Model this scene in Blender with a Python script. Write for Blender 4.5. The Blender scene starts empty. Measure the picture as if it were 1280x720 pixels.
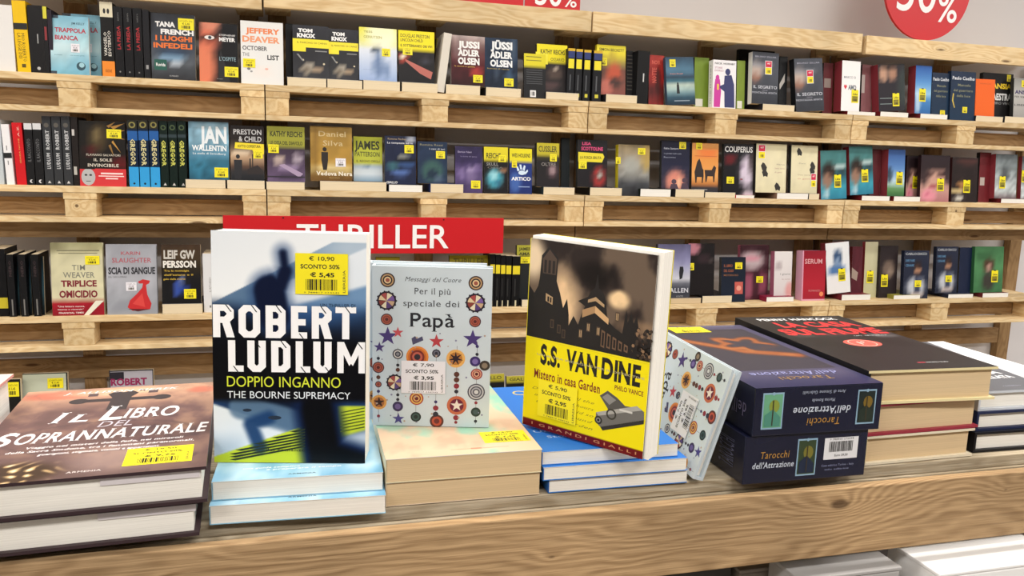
import bpy, math, random, zlib
import numpy as np
from mathutils import Matrix, Vector

# ------------------------------------------------------------------ camera, light, exposure
FPX, PITCH, ROLL, YAW, EYE = 1000.34, .1607, .0308, .2711, 1.45
sc = bpy.context.scene
COL = sc.collection
cyw, syw, cpt, spt = math.cos(YAW), math.sin(YAW), math.cos(PITCH), math.sin(PITCH)
FW = np.array([syw*cpt, cyw*cpt, -spt]); RT = np.array([cyw, -syw, 0.]); UP = np.cross(RT, FW)
c_, s_ = math.cos(ROLL), math.sin(ROLL)
RT, UP = c_*RT + s_*UP, -s_*RT + c_*UP
cd = bpy.data.cameras.new('camera'); cam = bpy.data.objects.new('camera', cd); COL.objects.link(cam)
cd.sensor_width = 36; cd.lens = 36*FPX/1280; cd.clip_start = .02
cam.matrix_world = Matrix(((RT[0], UP[0], -FW[0], 0), (RT[1], UP[1], -FW[1], 0), (RT[2], UP[2], -FW[2], EYE), (0, 0, 0, 1)))
sc.camera = cam
w = bpy.data.worlds.new('world'); sc.world = w; w.use_nodes = True
w.node_tree.nodes['Background'].inputs[0].default_value = (.9, .93, 1, 1)
w.node_tree.nodes['Background'].inputs[1].default_value = .25
sc.view_settings.view_transform = 'Standard'; sc.view_settings.look = 'None'
sc.view_settings.exposure = 0.12; sc.view_settings.gamma = 1
LAMP_POWER = 20
# (x, y) of the ceiling light panels, 1.2 x 0.3 m each
LAMPS = [(x, y) for x in (-3.8, -1.6, .6, 2.8, 5.0) for y in (-1.1, .6, 1.9)]  # far left column is added, unseen, to brighten the castle book
CEIL = 3.0

# ------------------------------------------------------------------ helpers
def P(x, y, Y):
    d = FW + RT*(x-640)/FPX - UP*(y-360)/FPX
    v = d*Y/d[1]; return (float(v[0]), float(v[1]), float(v[2]+EYE))
def lin(c):
    if isinstance(c, str):
        c = c.lstrip('#')
        if len(c) == 3: c = ''.join(k*2 for k in c)
        c = [int(c[i:i+2], 16) for i in (0, 2, 4)]
    c = np.asarray(c, float)/255.
    return np.where(c <= .04045, c/12.92, ((c+.055)/1.055)**2.4)
def rgba(c): a = lin(c); return (float(a[0]), float(a[1]), float(a[2]), 1)

MATS = {}
def mat(name, color='fff', rough=.5, spec=.5, attr=False, emit=None, bump=0, bscale=200, vary=0, coat=0):
    if name in MATS: return MATS[name]
    m = bpy.data.materials.new(name); m.use_nodes = True; nt = m.node_tree; b = nt.nodes['Principled BSDF']
    b.inputs['Base Color'].default_value = rgba(color); b.inputs['Roughness'].default_value = rough
    b.inputs['Specular IOR Level'].default_value = spec
    if coat: b.inputs['Coat Weight'].default_value = coat; b.inputs['Coat Roughness'].default_value = .12
    if attr:
        a = nt.nodes.new('ShaderNodeAttribute'); a.attribute_name = 'Col'
        nt.links.new(a.outputs['Color'], b.inputs['Base Color'])
    if vary:
        tc = nt.nodes.new('ShaderNodeTexCoord'); n = nt.nodes.new('ShaderNodeTexNoise'); n.inputs['Scale'].default_value = bscale
        mx = nt.nodes.new('ShaderNodeMixRGB'); mx.blend_type = 'MULTIPLY'; mx.inputs[0].default_value = 1
        mr = nt.nodes.new('ShaderNodeMapRange'); mr.inputs[3].default_value = 1-vary; mr.inputs[4].default_value = 1+vary
        nt.links.new(tc.outputs['Object'], n.inputs['Vector']); nt.links.new(n.outputs['Fac'], mr.inputs[0])
        nt.links.new(mr.outputs[0], mx.inputs[2]); mx.inputs[1].default_value = rgba(color)
        nt.links.new(mx.outputs[0], b.inputs['Base Color'])
    if bump:
        n2 = nt.nodes.new('ShaderNodeTexNoise'); n2.inputs['Scale'].default_value = bscale
        tc2 = nt.nodes.new('ShaderNodeTexCoord'); nt.links.new(tc2.outputs['Object'], n2.inputs['Vector'])
        bp = nt.nodes.new('ShaderNodeBump'); bp.inputs['Strength'].default_value = bump; bp.inputs['Distance'].default_value = .002
        nt.links.new(n2.outputs['Fac'], bp.inputs['Height']); nt.links.new(bp.outputs[0], b.inputs['Normal'])
    if emit:
        b.inputs['Emission Color'].default_value = rgba(color); b.inputs['Emission Strength'].default_value = emit
    MATS[name] = m; return m

def wood(name, light, dark, rough=.75, axis=0, scale=1., rings=18, dirt=.25, bump=.3, warp=1.1, knots=()):
    """sawn pine: long grain lines along one axis, a few knots, blotches"""
    m = bpy.data.materials.new(name); m.use_nodes = True; nt = m.node_tree; N = nt.nodes.new; L = nt.links.new
    b = nt.nodes['Principled BSDF']; b.inputs['Roughness'].default_value = rough; b.inputs['Specular IOR Level'].default_value = .25
    tc = N('ShaderNodeTexCoord'); oi = N('ShaderNodeObjectInfo')
    ad = N('ShaderNodeVectorMath'); ad.operation = 'ADD'
    cm = N('ShaderNodeCombineXYZ'); ml = N('ShaderNodeMath'); ml.operation = 'MULTIPLY'; ml.inputs[1].default_value = 37
    L(oi.outputs['Random'], ml.inputs[0]); L(ml.outputs[0], cm.inputs[0]); L(ml.outputs[0], cm.inputs[1]); L(ml.outputs[0], cm.inputs[2])
    L(tc.outputs['Object'], ad.inputs[0]); L(cm.outputs[0], ad.inputs[1])
    mp = N('ShaderNodeMapping'); s = [1.6, 1.6, 1.6]; s[axis] = .35
    mp.inputs['Scale'].default_value = [k*scale for k in s]; L(ad.outputs[0], mp.inputs[0])
    # knots
    vo = N('ShaderNodeTexVoronoi'); vo.inputs['Scale'].default_value = 6; L(mp.outputs[0], vo.inputs['Vector'])
    n0 = N('ShaderNodeTexNoise'); n0.inputs['Scale'].default_value = 4; n0.inputs['Detail'].default_value = 4; L(mp.outputs[0], n0.inputs['Vector'])
    # grain field = stretched noise + knot distance
    sep = N('ShaderNodeSeparateXYZ'); L(mp.outputs[0], sep.inputs[0])
    a1 = N('ShaderNodeMath'); a1.operation = 'MULTIPLY_ADD'; a1.inputs[1].default_value = warp
    L(n0.outputs['Fac'], a1.inputs[0])
    other = [i for i in range(3) if i != axis]
    a0 = N('ShaderNodeMath'); L(sep.outputs[other[0]], a0.inputs[0]); L(sep.outputs[other[1]], a0.inputs[1])
    L(a0.outputs[0], a1.inputs[2])
    ex = N('ShaderNodeMath'); ex.operation = 'MULTIPLY'; ex.inputs[1].default_value = -9; L(vo.outputs['Distance'], ex.inputs[0])
    ee = N('ShaderNodeMath'); ee.operation = 'EXPONENT'; L(ex.outputs[0], ee.inputs[0])
    a2 = N('ShaderNodeMath'); a2.operation = 'MULTIPLY_ADD'; a2.inputs[1].default_value = .35; L(ee.outputs[0], a2.inputs[0]); L(a1.outputs[0], a2.inputs[2])
    hearts = None
    for (kx, ky, kz, kr_) in knots:
        sb = N('ShaderNodeVectorMath'); sb.operation = 'SUBTRACT'; sb.inputs[1].default_value = (kx, ky, kz); L(tc.outputs['Object'], sb.inputs[0])
        sc2 = N('ShaderNodeVectorMath'); sc2.operation = 'MULTIPLY'; sc2.inputs[1].default_value = (.45, .3, 1); L(sb.outputs[0], sc2.inputs[0])
        ln = N('ShaderNodeVectorMath'); ln.operation = 'LENGTH'; L(sc2.outputs[0], ln.inputs[0])
        e1 = N('ShaderNodeMath'); e1.operation = 'MULTIPLY'; e1.inputs[1].default_value = -.28/kr_; L(ln.outputs['Value'], e1.inputs[0])
        e2 = N('ShaderNodeMath'); e2.operation = 'EXPONENT'; L(e1.outputs[0], e2.inputs[0])
        e3 = N('ShaderNodeMath'); e3.operation = 'MULTIPLY_ADD'; e3.inputs[1].default_value = kr_*20; L(e2.outputs[0], e3.inputs[0]); L(a2.outputs[0], e3.inputs[2]); a2 = e3
        hr = N('ShaderNodeMapRange'); hr.inputs[1].default_value = kr_*.6; hr.inputs[2].default_value = kr_; hr.inputs[3].default_value = .75; hr.inputs[4].default_value = 0; L(ln.outputs['Value'], hr.inputs[0])
        if hearts is None: hearts = hr
        else: hm = N('ShaderNodeMath'); hm.operation = 'MAXIMUM'; L(hearts.outputs[0], hm.inputs[0]); L(hr.outputs[0], hm.inputs[1]); hearts = hm
    a3 = N('ShaderNodeMath'); a3.operation = 'MULTIPLY'; a3.inputs[1].default_value = rings*6.28; L(a2.outputs[0], a3.inputs[0])
    sn = N('ShaderNodeMath'); sn.operation = 'SINE'; L(a3.outputs[0], sn.inputs[0])
    mr = N('ShaderNodeMapRange'); mr.inputs[1].default_value = -1.2; mr.inputs[2].default_value = 1.6; L(sn.outputs[0], mr.inputs[0])
    mf = N('ShaderNodeMapping'); f = [260, 260, 260]; f[axis] = 7; mf.inputs['Scale'].default_value = f; L(ad.outputs[0], mf.inputs[0])
    nf = N('ShaderNodeTexNoise'); nf.inputs['Scale'].default_value = 1; nf.inputs['Detail'].default_value = 3; L(mf.outputs[0], nf.inputs['Vector'])
    mx = N('ShaderNodeMixRGB'); mx.inputs[1].default_value = rgba(light); mx.inputs[2].default_value = rgba(dark)
    c1 = N('ShaderNodeMath'); c1.operation = 'MULTIPLY'; L(mr.outputs[0], c1.inputs[0]); L(nf.outputs['Fac'], c1.inputs[1])
    c2 = N('ShaderNodeMath'); c2.operation = 'MULTIPLY'; c2.inputs[1].default_value = 1.3; c2.use_clamp = True; L(c1.outputs[0], c2.inputs[0])
    L(c2.outputs[0], mx.inputs[0])
    # knot heart
    kr = N('ShaderNodeMapRange'); kr.inputs[1].default_value = .035; kr.inputs[2].default_value = .07; kr.inputs[3].default_value = .85; kr.inputs[4].default_value = 0
    L(vo.outputs['Distance'], kr.inputs[0])
    mk = N('ShaderNodeMixRGB'); L(kr.outputs[0], mk.inputs[0]); L(mx.outputs[0], mk.inputs[1]); mk.inputs[2].default_value = rgba('5a3a20')
    if hearts is not None:
        mh = N('ShaderNodeMixRGB'); L(hearts.outputs[0], mh.inputs[0]); L(mk.outputs[0], mh.inputs[1]); mh.inputs[2].default_value = rgba('4a3320'); mk = mh
    # blotches
    nb = N('ShaderNodeTexNoise'); nb.inputs['Scale'].default_value = 5; nb.inputs['Detail'].default_value = 5; L(ad.outputs[0], nb.inputs['Vector'])
    mb = N('ShaderNodeMapRange'); mb.inputs[1].default_value = .3; mb.inputs[2].default_value = .7; mb.inputs[3].default_value = 1-dirt; mb.inputs[4].default_value = 1.08; L(nb.outputs['Fac'], mb.inputs[0])
    m2 = N('ShaderNodeMixRGB'); m2.blend_type = 'MULTIPLY'; m2.inputs[0].default_value = 1; L(mk.outputs[0], m2.inputs[1]); L(mb.outputs[0], m2.inputs[2])
    rr = N('ShaderNodeMapRange'); rr.inputs[3].default_value = .86; rr.inputs[4].default_value = 1.08; L(oi.outputs['Random'], rr.inputs[0])
    m3 = N('ShaderNodeMixRGB'); m3.blend_type = 'MULTIPLY'; m3.inputs[0].default_value = 1; L(m2.outputs[0], m3.inputs[1]); L(rr.outputs[0], m3.inputs[2])
    L(m3.outputs[0], b.inputs['Base Color'])
    bp = N('ShaderNodeBump'); bp.inputs['Strength'].default_value = bump; bp.inputs['Distance'].default_value = .0015
    L(nf.outputs['Fac'], bp.inputs['Height']); L(bp.outputs[0], b.inputs['Normal'])
    MATS[name] = m; return m

M_COVER = mat('printed_cover', rough=.42, spec=.2, attr=True)
M_GLOSS = mat('printed_gloss_cover', rough=.35, spec=.18, attr=True)
M_PRINT = mat('printed_ink', rough=.45, spec=.4, attr=True)
W_X = wood('pine_along_x', 'ead2a6', 'c9a36c', axis=0, dirt=.15)
W_SH = wood('pine_back_board', 'b3936a', '8e6d48', axis=0)
W_Z = wood('pine_post', 'b9966a', '8a6a45', axis=2)
W_BL = wood('pine_block', 'ecd2a2', 'c79b60', axis=1, rings=10)
W_FR = wood('rough_pine_front', 'cdab80', '8a6a46', axis=0, scale=1.5, rings=52, dirt=.38, bump=1, warp=.4, knots=((.235, 0, .052, .006), (.43, 0, .05, .002), (-.37, 0, .045, .0018), (-.05, 0, .03, .0022)))
W_TB = wood('grey_rough_pine', 'dccdb2', 'a08a68', axis=0, scale=2, rings=30, dirt=.4, bump=1, warp=.5)

def pages_mat(name, c, axis_scale=(6, 900, 6)):
    m = bpy.data.materials.new(name); m.use_nodes = True; nt = m.node_tree; b = nt.nodes['Principled BSDF']
    b.inputs['Roughness'].default_value = .9; b.inputs['Specular IOR Level'].default_value = .1
    tc = nt.nodes.new('ShaderNodeTexCoord'); mp = nt.nodes.new('ShaderNodeMapping'); mp.inputs['Scale'].default_value = axis_scale
    n = nt.nodes.new('ShaderNodeTexNoise'); n.inputs['Scale'].default_value = 1; n.inputs['Detail'].default_value = 2
    mr = nt.nodes.new('ShaderNodeMapRange'); mr.inputs[3].default_value = .78; mr.inputs[4].default_value = 1.12
    mx = nt.nodes.new('ShaderNodeMixRGB'); mx.blend_type = 'MULTIPLY'; mx.inputs[0].default_value = 1; mx.inputs[1].default_value = rgba(c)
    L = nt.links.new
    L(tc.outputs['Object'], mp.inputs[0]); L(mp.outputs[0], n.inputs['Vector']); L(n.outputs['Fac'], mr.inputs[0]); L(mr.outputs[0], mx.inputs[2]); L(mx.outputs[0], b.inputs['Base Color'])
    bp = nt.nodes.new('ShaderNodeBump'); bp.inputs['Strength'].default_value = .25; bp.inputs['Distance'].default_value = .0006
    L(n.outputs['Fac'], bp.inputs['Height']); L(bp.outputs[0], b.inputs['Normal'])
    return m
PG_CREAM = pages_mat('cream_pages', 'ead9b8'); PG_WHITE = pages_mat('white_pages', 'f5f2ea'); PG_TAN = pages_mat('tan_pages', 'dcc39c')
PG = {'c': PG_CREAM, 'w': PG_WHITE, 't': PG_TAN}

class MB:
    """collects quads/boxes, builds one mesh"""
    def __init__(s): s.v = []; s.f = []; s.mi = []; s.c = None
    def box(s, x0, x1, y0, y1, z0, z1, mi=0):
        b = len(s.v)
        s.v += [(x, y, z) for z in (z0, z1) for (x, y) in ((x0, y0), (x1, y0), (x1, y1), (x0, y1))]
        for q in ((0, 3, 2, 1), (4, 5, 6, 7), (0, 1, 5, 4), (1, 2, 6, 5), (2, 3, 7, 6), (3, 0, 4, 7)): s.f.append([b+k for k in q]); s.mi.append(mi)
    def build(s, name, mats, parent=None, loc=None, bevel=0):
        me = bpy.data.meshes.new(name); me.from_pydata(s.v, [], s.f)
        for m in (mats if isinstance(mats, (list, tuple)) else [mats]): me.materials.append(m)
        if any(s.mi): me.polygons.foreach_set('material_index', s.mi)
        me.update(); o = bpy.data.objects.new(name, me); COL.objects.link(o)
        if parent: o.parent = parent
        if loc: o.location = loc
        if bevel:
            bv = o.modifiers.new('bevel', 'BEVEL'); bv.width = bevel; bv.segments = 2; bv.limit_method = 'ANGLE'
        return o
def boxo(name, m, x0, x1, y0, y1, z0, z1, parent=None, bevel=0):
    """box object whose origin is its own lower corner centre"""
    ox, oy, oz = (x0+x1)/2, (y0+y1)/2, z0
    b = MB(); b.box(x0-ox, x1-ox, y0-oy, y1-oy, 0, z1-oz)
    o = b.build(name, m, None, (ox, oy, oz), bevel)
    if parent:
        o.parent = parent; o.location = Vector((ox, oy, oz)) - parent.location
    return o
def tag(o, label=None, cat=None, group=None, kind=None):
    if label: o['label'] = label
    if cat: o['category'] = cat
    if group: o['group'] = group
    if kind: o['kind'] = kind
    return o
def empty(name, loc=(0, 0, 0)):
    o = bpy.data.objects.new(name, None); o.location = loc; o.empty_display_size = .02; COL.objects.link(o); return o

# ------------------------------------------------------------------ glyphs
GC = {}
def _raw(s, off, res):
    cu = bpy.data.curves.new('t', 'FONT'); cu.body = s; cu.size = 1; cu.offset = off; cu.resolution_u = res
    ob = bpy.data.objects.new('t', cu)
    me = bpy.data.meshes.new_from_object(ob)
    v = np.array([tuple(x.co)[:2] for x in me.vertices]).reshape(-1, 2); f = [list(p.vertices) for p in me.polygons]
    bpy.data.meshes.remove(me); bpy.data.objects.remove(ob); bpy.data.curves.remove(cu)
    return v, f
_hh = {}
def glyph(ch, off=0, res=2, serif=False):
    k = (ch, off, res, serif)
    if k in GC: return GC[k]
    v, f = _raw(ch, off, res)
    if off not in _hh: _hh[off] = np.ptp(_raw('HH', off, 1)[0][:, 0])
    adv = np.ptp(_raw('H'+ch+'H', off, 1)[0][:, 0])-_hh[off]
    v = v.copy(); polys = [(v, f)]
    if serif and ch.isalpha() and len(v):
        cnt = {}
        for q in f:
            for a, b in zip(q, q[1:]+q[:1]):
                e = (min(a, b), max(a, b)); cnt[e] = cnt.get(e, 0)+1
        sv = []; sf = []
        for (a, b), n in cnt.items():
            if n == 1 and abs(v[a, 1]-v[b, 1]) < .012:
                L = abs(v[a, 0]-v[b, 0])
                if .055 < L < .17:
                    y = v[a, 1]; x0 = min(v[a, 0], v[b, 0]); x1 = max(v[a, 0], v[b, 0])
                    mid = [p for q in f if a in q and b in q for p in q if p not in (a, b)]
                    up = np.mean([v[p, 1] for p in mid])-y
                    s = 1 if up > 0 else -1; h = .028
                    i = len(sv); sv += [(x0-.05, y), (x1+.05, y), (x1+.05, y+s*h), (x0-.05, y+s*h)]; sf.append([i, i+1, i+2, i+3])
        if sv: polys.append((np.array(sv), sf)); adv += .05
    GC[k] = (polys, adv); return GC[k]

class Ink:
    """flat print on a plane: origin o, right r, up u, normal n; coordinates (u 0..1, t 0..1 downwards)"""
    def __init__(s, w, h, o=(0, 0, 0), r=(1, 0, 0), u=(0, 0, 1), n=(0, -1, 0), eps=.00012):
        s.w, s.h = w, h; s.o, s.r, s.u, s.n = map(lambda a: np.array(a, float), (o, r, u, n)); s.k = 1; s.eps = eps; s.bb = []; s.lay = []; s.rng = []
        s.v = []; s.f = []; s.c = []
    def add(s, pts, faces, col, sub=0):
        b = len(s.v); pts = np.asarray(pts, float)
        if len(pts) == 0: return
        q = s.o + pts[:, :1]*s.w*s.r + (1-pts[:, 1:2])*s.h*s.u
        x0, y0 = pts.min(0); x1, y1 = pts.max(0); k = 1
        for (a, b_, c_, d_), l in zip(s.bb, s.lay):
            if l >= k and x0 < c_ and a < x1 and y0 < d_ and b_ < y1: k = l+1
        s.bb.append((x0, y0, x1, y1)); s.lay.append(k); s.rng.append((b, len(q)))
        s.v += q.tolist(); c = list(lin(col))+[1]
        for f in faces: s.f.append([b+i for i in f]); s.c.append(c)
    def poly(s, pts, col): s.add(pts, [list(range(len(pts)))], col)
    def rect(s, u0, t0, u1, t1, col): s.poly([(u0, t1), (u1, t1), (u1, t0), (u0, t0)], col)
    def ell(s, u, t, ru, rt, col, n=20, r0=0): s.poly([(u+ru*math.cos(a), t-rt*math.sin(a)) for a in [r0+i*2*math.pi/n for i in range(n)]], col)
    def circ(s, u, t, r, col, n=20): s.ell(u, t, r, r*s.w/s.h, col, n)
    def ring(s, u, t, r, r2, col, n=20):
        k = s.w/s.h; p = []; f = []
        for i in range(n):
            a = i*2*math.pi/n; p += [(u+r*math.cos(a), t-r*k*math.sin(a)), (u+r2*math.cos(a), t-r2*k*math.sin(a))]
            j = (i+1) % n; f.append([2*i, 2*i+1, 2*j+1, 2*j])
        s.add(p, f, col)
    def star(s, u, t, r, col, n=5, ri=.4, a0=math.pi/2):
        k = s.w/s.h
        s.poly([(u+(r if i % 2 == 0 else r*ri)*math.cos(a0+i*math.pi/n), t-k*(r if i % 2 == 0 else r*ri)*math.sin(a0+i*math.pi/n)) for i in range(2*n)], col)
    def text(s, st, u0, u1, t0, t1, col, bold=0, serif=False, res=2, italic=0, rot=0, squeeze=None):
        """cap height spans t0..t1, string width spans u0..u1 (rot 90: reads upwards, -90: downwards)"""
        x = 0; P_ = []; F_ = []
        for ch in st:
            if ch == ' ': x += .3; continue
            g, adv = glyph(ch, bold, res, serif)
            for v, f in g:
                b = len(P_); P_ += [(a+x+italic*c, c) for a, c in v.tolist()]; F_ += [[i+b for i in q] for q in f]
            x += adv
        if not P_: return
        a = np.array(P_); x0, x1 = a[:, 0].min(), a[:, 0].max(); cap = .729+bold
        X = (a[:, 0]-x0)/(x1-x0); Y = a[:, 1]/cap
        if rot == 0: q = np.c_[u0+X*(u1-u0), t1-Y*(t1-t0)]
        elif rot == 90: q = np.c_[u1-Y*(u1-u0), t1-X*(t1-t0)]
        elif rot == -90: q = np.c_[u0+Y*(u1-u0), t0+X*(t1-t0)]
        else: q = np.c_[u1-X*(u1-u0), t0+Y*(t1-t0)]   # 180
        s.add(q, F_, col)
    def bars(s, u0, t0, u1, t1, col='111', n=16, seed=1):
        rr = random.Random(seed); p = []; f = []; x = 0; xs = []
        for i in range(n): a = rr.choice((1, 1, 2, 3)); g = rr.choice((1, 1, 2)); xs.append((x, x+a)); x += a+g
        for a, b in xs:
            A = u0+(u1-u0)*a/x; B = u0+(u1-u0)*b/x; i = len(p); p += [(A, t1), (B, t1), (B, t0), (A, t0)]; f.append([i, i+1, i+2, i+3])
        s.add(p, f, col)
    def build(s, name, parent, m=None):
        if not s.v: return None
        e = min(s.eps, .0008/max(s.lay))
        for (b, n), l in zip(s.rng, s.lay):
            d = s.n*e*l
            for i in range(b, b+n): s.v[i] = [s.v[i][0]+d[0], s.v[i][1]+d[1], s.v[i][2]+d[2]]
        me = bpy.data.meshes.new(name); me.from_pydata(s.v, [], s.f); me.materials.append(m or M_PRINT)
        at = me.color_attributes.new('Col', 'FLOAT_COLOR', 'CORNER'); cc = np.repeat(np.array(s.c), [len(f) for f in s.f], axis=0)
        at.data.foreach_set('color', cc.ravel()); me.update()
        o = bpy.data.objects.new(name, me); COL.objects.link(o); o.parent = parent; return o

# ------------------------------------------------------------------ painted grounds
def fbm(U, T, sc_, seed=0, oct_=4):
    r = np.random.RandomState(seed); out = 0; amp = 1; tot = 0
    for k in range(oct_):
        n = int(sc_*2**k)+3; g = r.rand(n+2, n+2)
        x = np.clip(U, 0, 1)*(n-1); y = np.clip(T, 0, 1)*(n-1); xi = x.astype(int); yi = y.astype(int); fx = x-xi; fy = y-yi
        fx = fx*fx*(3-2*fx); fy = fy*fy*(3-2*fy)
        out = out+amp*((g[yi, xi]*(1-fx)+g[yi, xi+1]*fx)*(1-fy)+(g[yi+1, xi]*(1-fx)+g[yi+1, xi+1]*fx)*fy); tot += amp; amp *= .5
    return out/tot
def rgb(c): c = c.lstrip('#'); c = ''.join(k*2 for k in c) if len(c) == 3 else c; return np.array([int(c[i:i+2], 16) for i in (0, 2, 4)], float)
def mixc(A, col, k): k = np.clip(k, 0, 1)[..., None]; return A*(1-k)+(rgb(col) if isinstance(col, str) else col)*k
def sstep(x, a, b): t = np.clip((x-a)/(b-a), 0, 1); return t*t*(3-2*t)
def seg(U, T, a, b, asp=1.5):
    ax, ay = a; bx, by = b; dx, dy = bx-ax, (by-ay)*asp; px, py = U-ax, (T-ay)*asp
    k = np.clip((px*dx+py*dy)/(dx*dx+dy*dy+1e-9), 0, 1); return np.hypot(px-k*dx, py-k*dy)
def ground(spec, seed=0):
    """spec: colour, or dict(b=[(t,colour)..], s=[(u,t,ru,rt,colour,strength)..], n=noise)"""
    if callable(spec): return spec
    if isinstance(spec, str): spec = dict(b=[(0, spec)])
    def fn(U, T):
        st = spec['b']; C = np.zeros(U.shape+(3,))
        if isinstance(st, str): st = [(0, st)]
        ts = [a for a, _ in st]; cs = np.array([rgb(c) for _, c in st])
        for i in range(3): C[..., i] = np.interp(T, ts, cs[:, i])
        if spec.get('n'): C *= (1+spec['n']*(fbm(U, T, spec.get('ns', 5), seed)-.5)*2)[..., None]
        for (u, t, ru, rt, c, k) in spec.get('s', ()):
            d = np.hypot((U-u)/ru, (T-t)/rt); C = mixc(C, c, k*(1-sstep(d, .55, 1.15)))
        return np.clip(C, 0, 255)
    return fn

# ------------------------------------------------------------------ books
def make_cover(name, parent, w, h, t, art, nx, nz, spine, back, hard, m, arc=0):
    tc = .0026 if hard else .0006
    v = []; f = []; c = []
    def quad(a, col): b = len(v); v.extend(a); f.append([b, b+1, b+2, b+3]); c.append([list(lin(col))+[1]]*4)
    def bx(x0, x1, y0, y1, z0, z1, col, skip=()):
        A = [(x0, y0, z0), (x1, y0, z0), (x1, y1, z0), (x0, y1, z0), (x0, y0, z1), (x1, y0, z1), (x1, y1, z1), (x0, y1, z1)]
        for i, q in enumerate(((0, 3, 2, 1), (4, 5, 6, 7), (0, 1, 5, 4), (1, 2, 6, 5), (2, 3, 7, 6), (3, 0, 4, 7))):
            if i not in skip: quad([A[k] for k in q], col)
    edge = back if hard else 'e8e4dc'
    bx(0, w, 0, tc, 0, h, edge, skip=(2,))
    bx(0, w, t-tc, t, 0, h, back)
    bx(0, tc, tc, t-tc, 0, h, spine)
    quad([(-.00004, t, 0), (-.00004, 0, 0), (-.00004, 0, h), (-.00004, t, h)], spine)
    # painted front grid
    us = np.linspace(0, 1, nx+1); ts = np.linspace(1, 0, nz+1); U, T = np.meshgrid(us, ts)
    G = lin(ground(art, zlib.crc32(name.encode()) % 97)(U, T)); b = len(v)
    for j in range(nz+1):
        for i in range(nx+1): v.append((w*i/nx, 0, h*j/nz))
    for j in range(nz):
        for i in range(nx):
            q = [(j, i), (j, i+1), (j+1, i+1), (j+1, i)]; f.append([b+a*(nx+1)+k for a, k in q]); c.append([list(G[a, k])+[1] for a, k in q])
    me = bpy.data.meshes.new(name); me.from_pydata(v, [], f); me.materials.append(m)
    at = me.color_attributes.new('Col', 'FLOAT_COLOR', 'CORNER'); at.data.foreach_set('color', np.array([x for q in c for x in q], float).ravel()); me.update()
    o = bpy.data.objects.new('cover', me); COL.objects.link(o); o.parent = parent; return o

def make_pages(parent, w, h, t, hard, kind):
    tc = .0027 if hard else .0007; i = .004 if hard else .0005
    b = MB(); b.box(tc+.0002, w-i, tc, t-tc, i, h-i); return b.build('page_block', PG[kind], parent)

STK = {}
def sticker(parent, w, h, u, t, sw, sh, near=None, kind='y', y=-.0010, o=None, r=(1, 0, 0), up=(0, 0, 1), n=(0, -1, 0), rot=0, name='price_sticker'):
    """yellow (y), white (w) or 'Like' tag (l) price label; u,t its upper left on the cover"""
    key = (round(sw, 4), round(sh, 4), kind, near)
    if near is None and o is None and key in STK:
        ob = STK[key].copy(); COL.objects.link(ob); ob.parent = parent; ob.location = (u*w, y, h-t*h-sh); return ob
    ik = Ink(sw, sh, n=n, r=r, u=up, eps=.00006 if near else .00025)
    bg = {'y': 'f4e521', 'w': 'eceaf0', 'l': 'f2e312', 'r': 'e8e6ea'}[kind]
    ik.rect(0, 0, 1, 1, bg)
    if near:
        a, b = near
        ik.text(a, .26, .74, .07, .17, '222', .012, res=3)
        ik.text('SCONTO 50%', .1, .84, .26, .37, '222', .02, res=3)
        ik.text(b, .28, .74, .46, .57, '222', .03, res=3)
        ik.bars(.2, .63, .8, .9, n=22); ik.text('9 788817 034342', .16, .84, .935, .975, '333', res=1)
        ik.text('LIBRERIA', .9, .95, .4, .95, '333', res=1, rot=90)
    elif kind == 'l':
        ik.rect(.36, -.03, .64, .05, '1d1b12')
        ik.text('Like', .16, .86, .24, .42, '3a3414', .02, italic=.2)
        ik.rect(.1, .5, .9, .9, '8b8016'); ik.rect(.1, .5, .9, .53, '2a2610'); ik.bars(.24, .72, .8, .86, n=6, col='4a430f')
    elif kind == 'r':
        ik.rect(.06, .04, .94, .46, 'd01b45'); ik.rect(.06, .5, .94, .96, 'f0dd12')
        ik.text('HOT', .3, .75, .14, .26, 'fff', .02); ik.bars(.3, .68, .75, .86, n=5, col='6b6010')
    else:
        dk = '6a6212' if kind == 'y' else '7a6a78'
        ik.text('SCONTO 50%', .1, .9, .14, .3, dk, res=1); ik.text('€ 5,45', .26, .74, .36, .54, dk, .02, res=1); ik.bars(.2, .62, .8, .88, n=8, col='38340c')
    ob = ik.build(name, parent)
    if o is not None: ob.location = o
    else:
        ob.location = (u*w, y, h-t*h-sh)
        if near is None: STK[key] = ob
    return ob

def mtx(o, r, u):
    r = Vector(r).normalized(); u = Vector(u); u = (u-r*u.dot(r)).normalized(); y = u.cross(r)
    return Matrix(((r[0], y[0], u[0], o[0]), (r[1], y[1], u[1], o[1]), (r[2], y[2], u[2], o[2]), (0, 0, 0, 1)))

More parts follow.
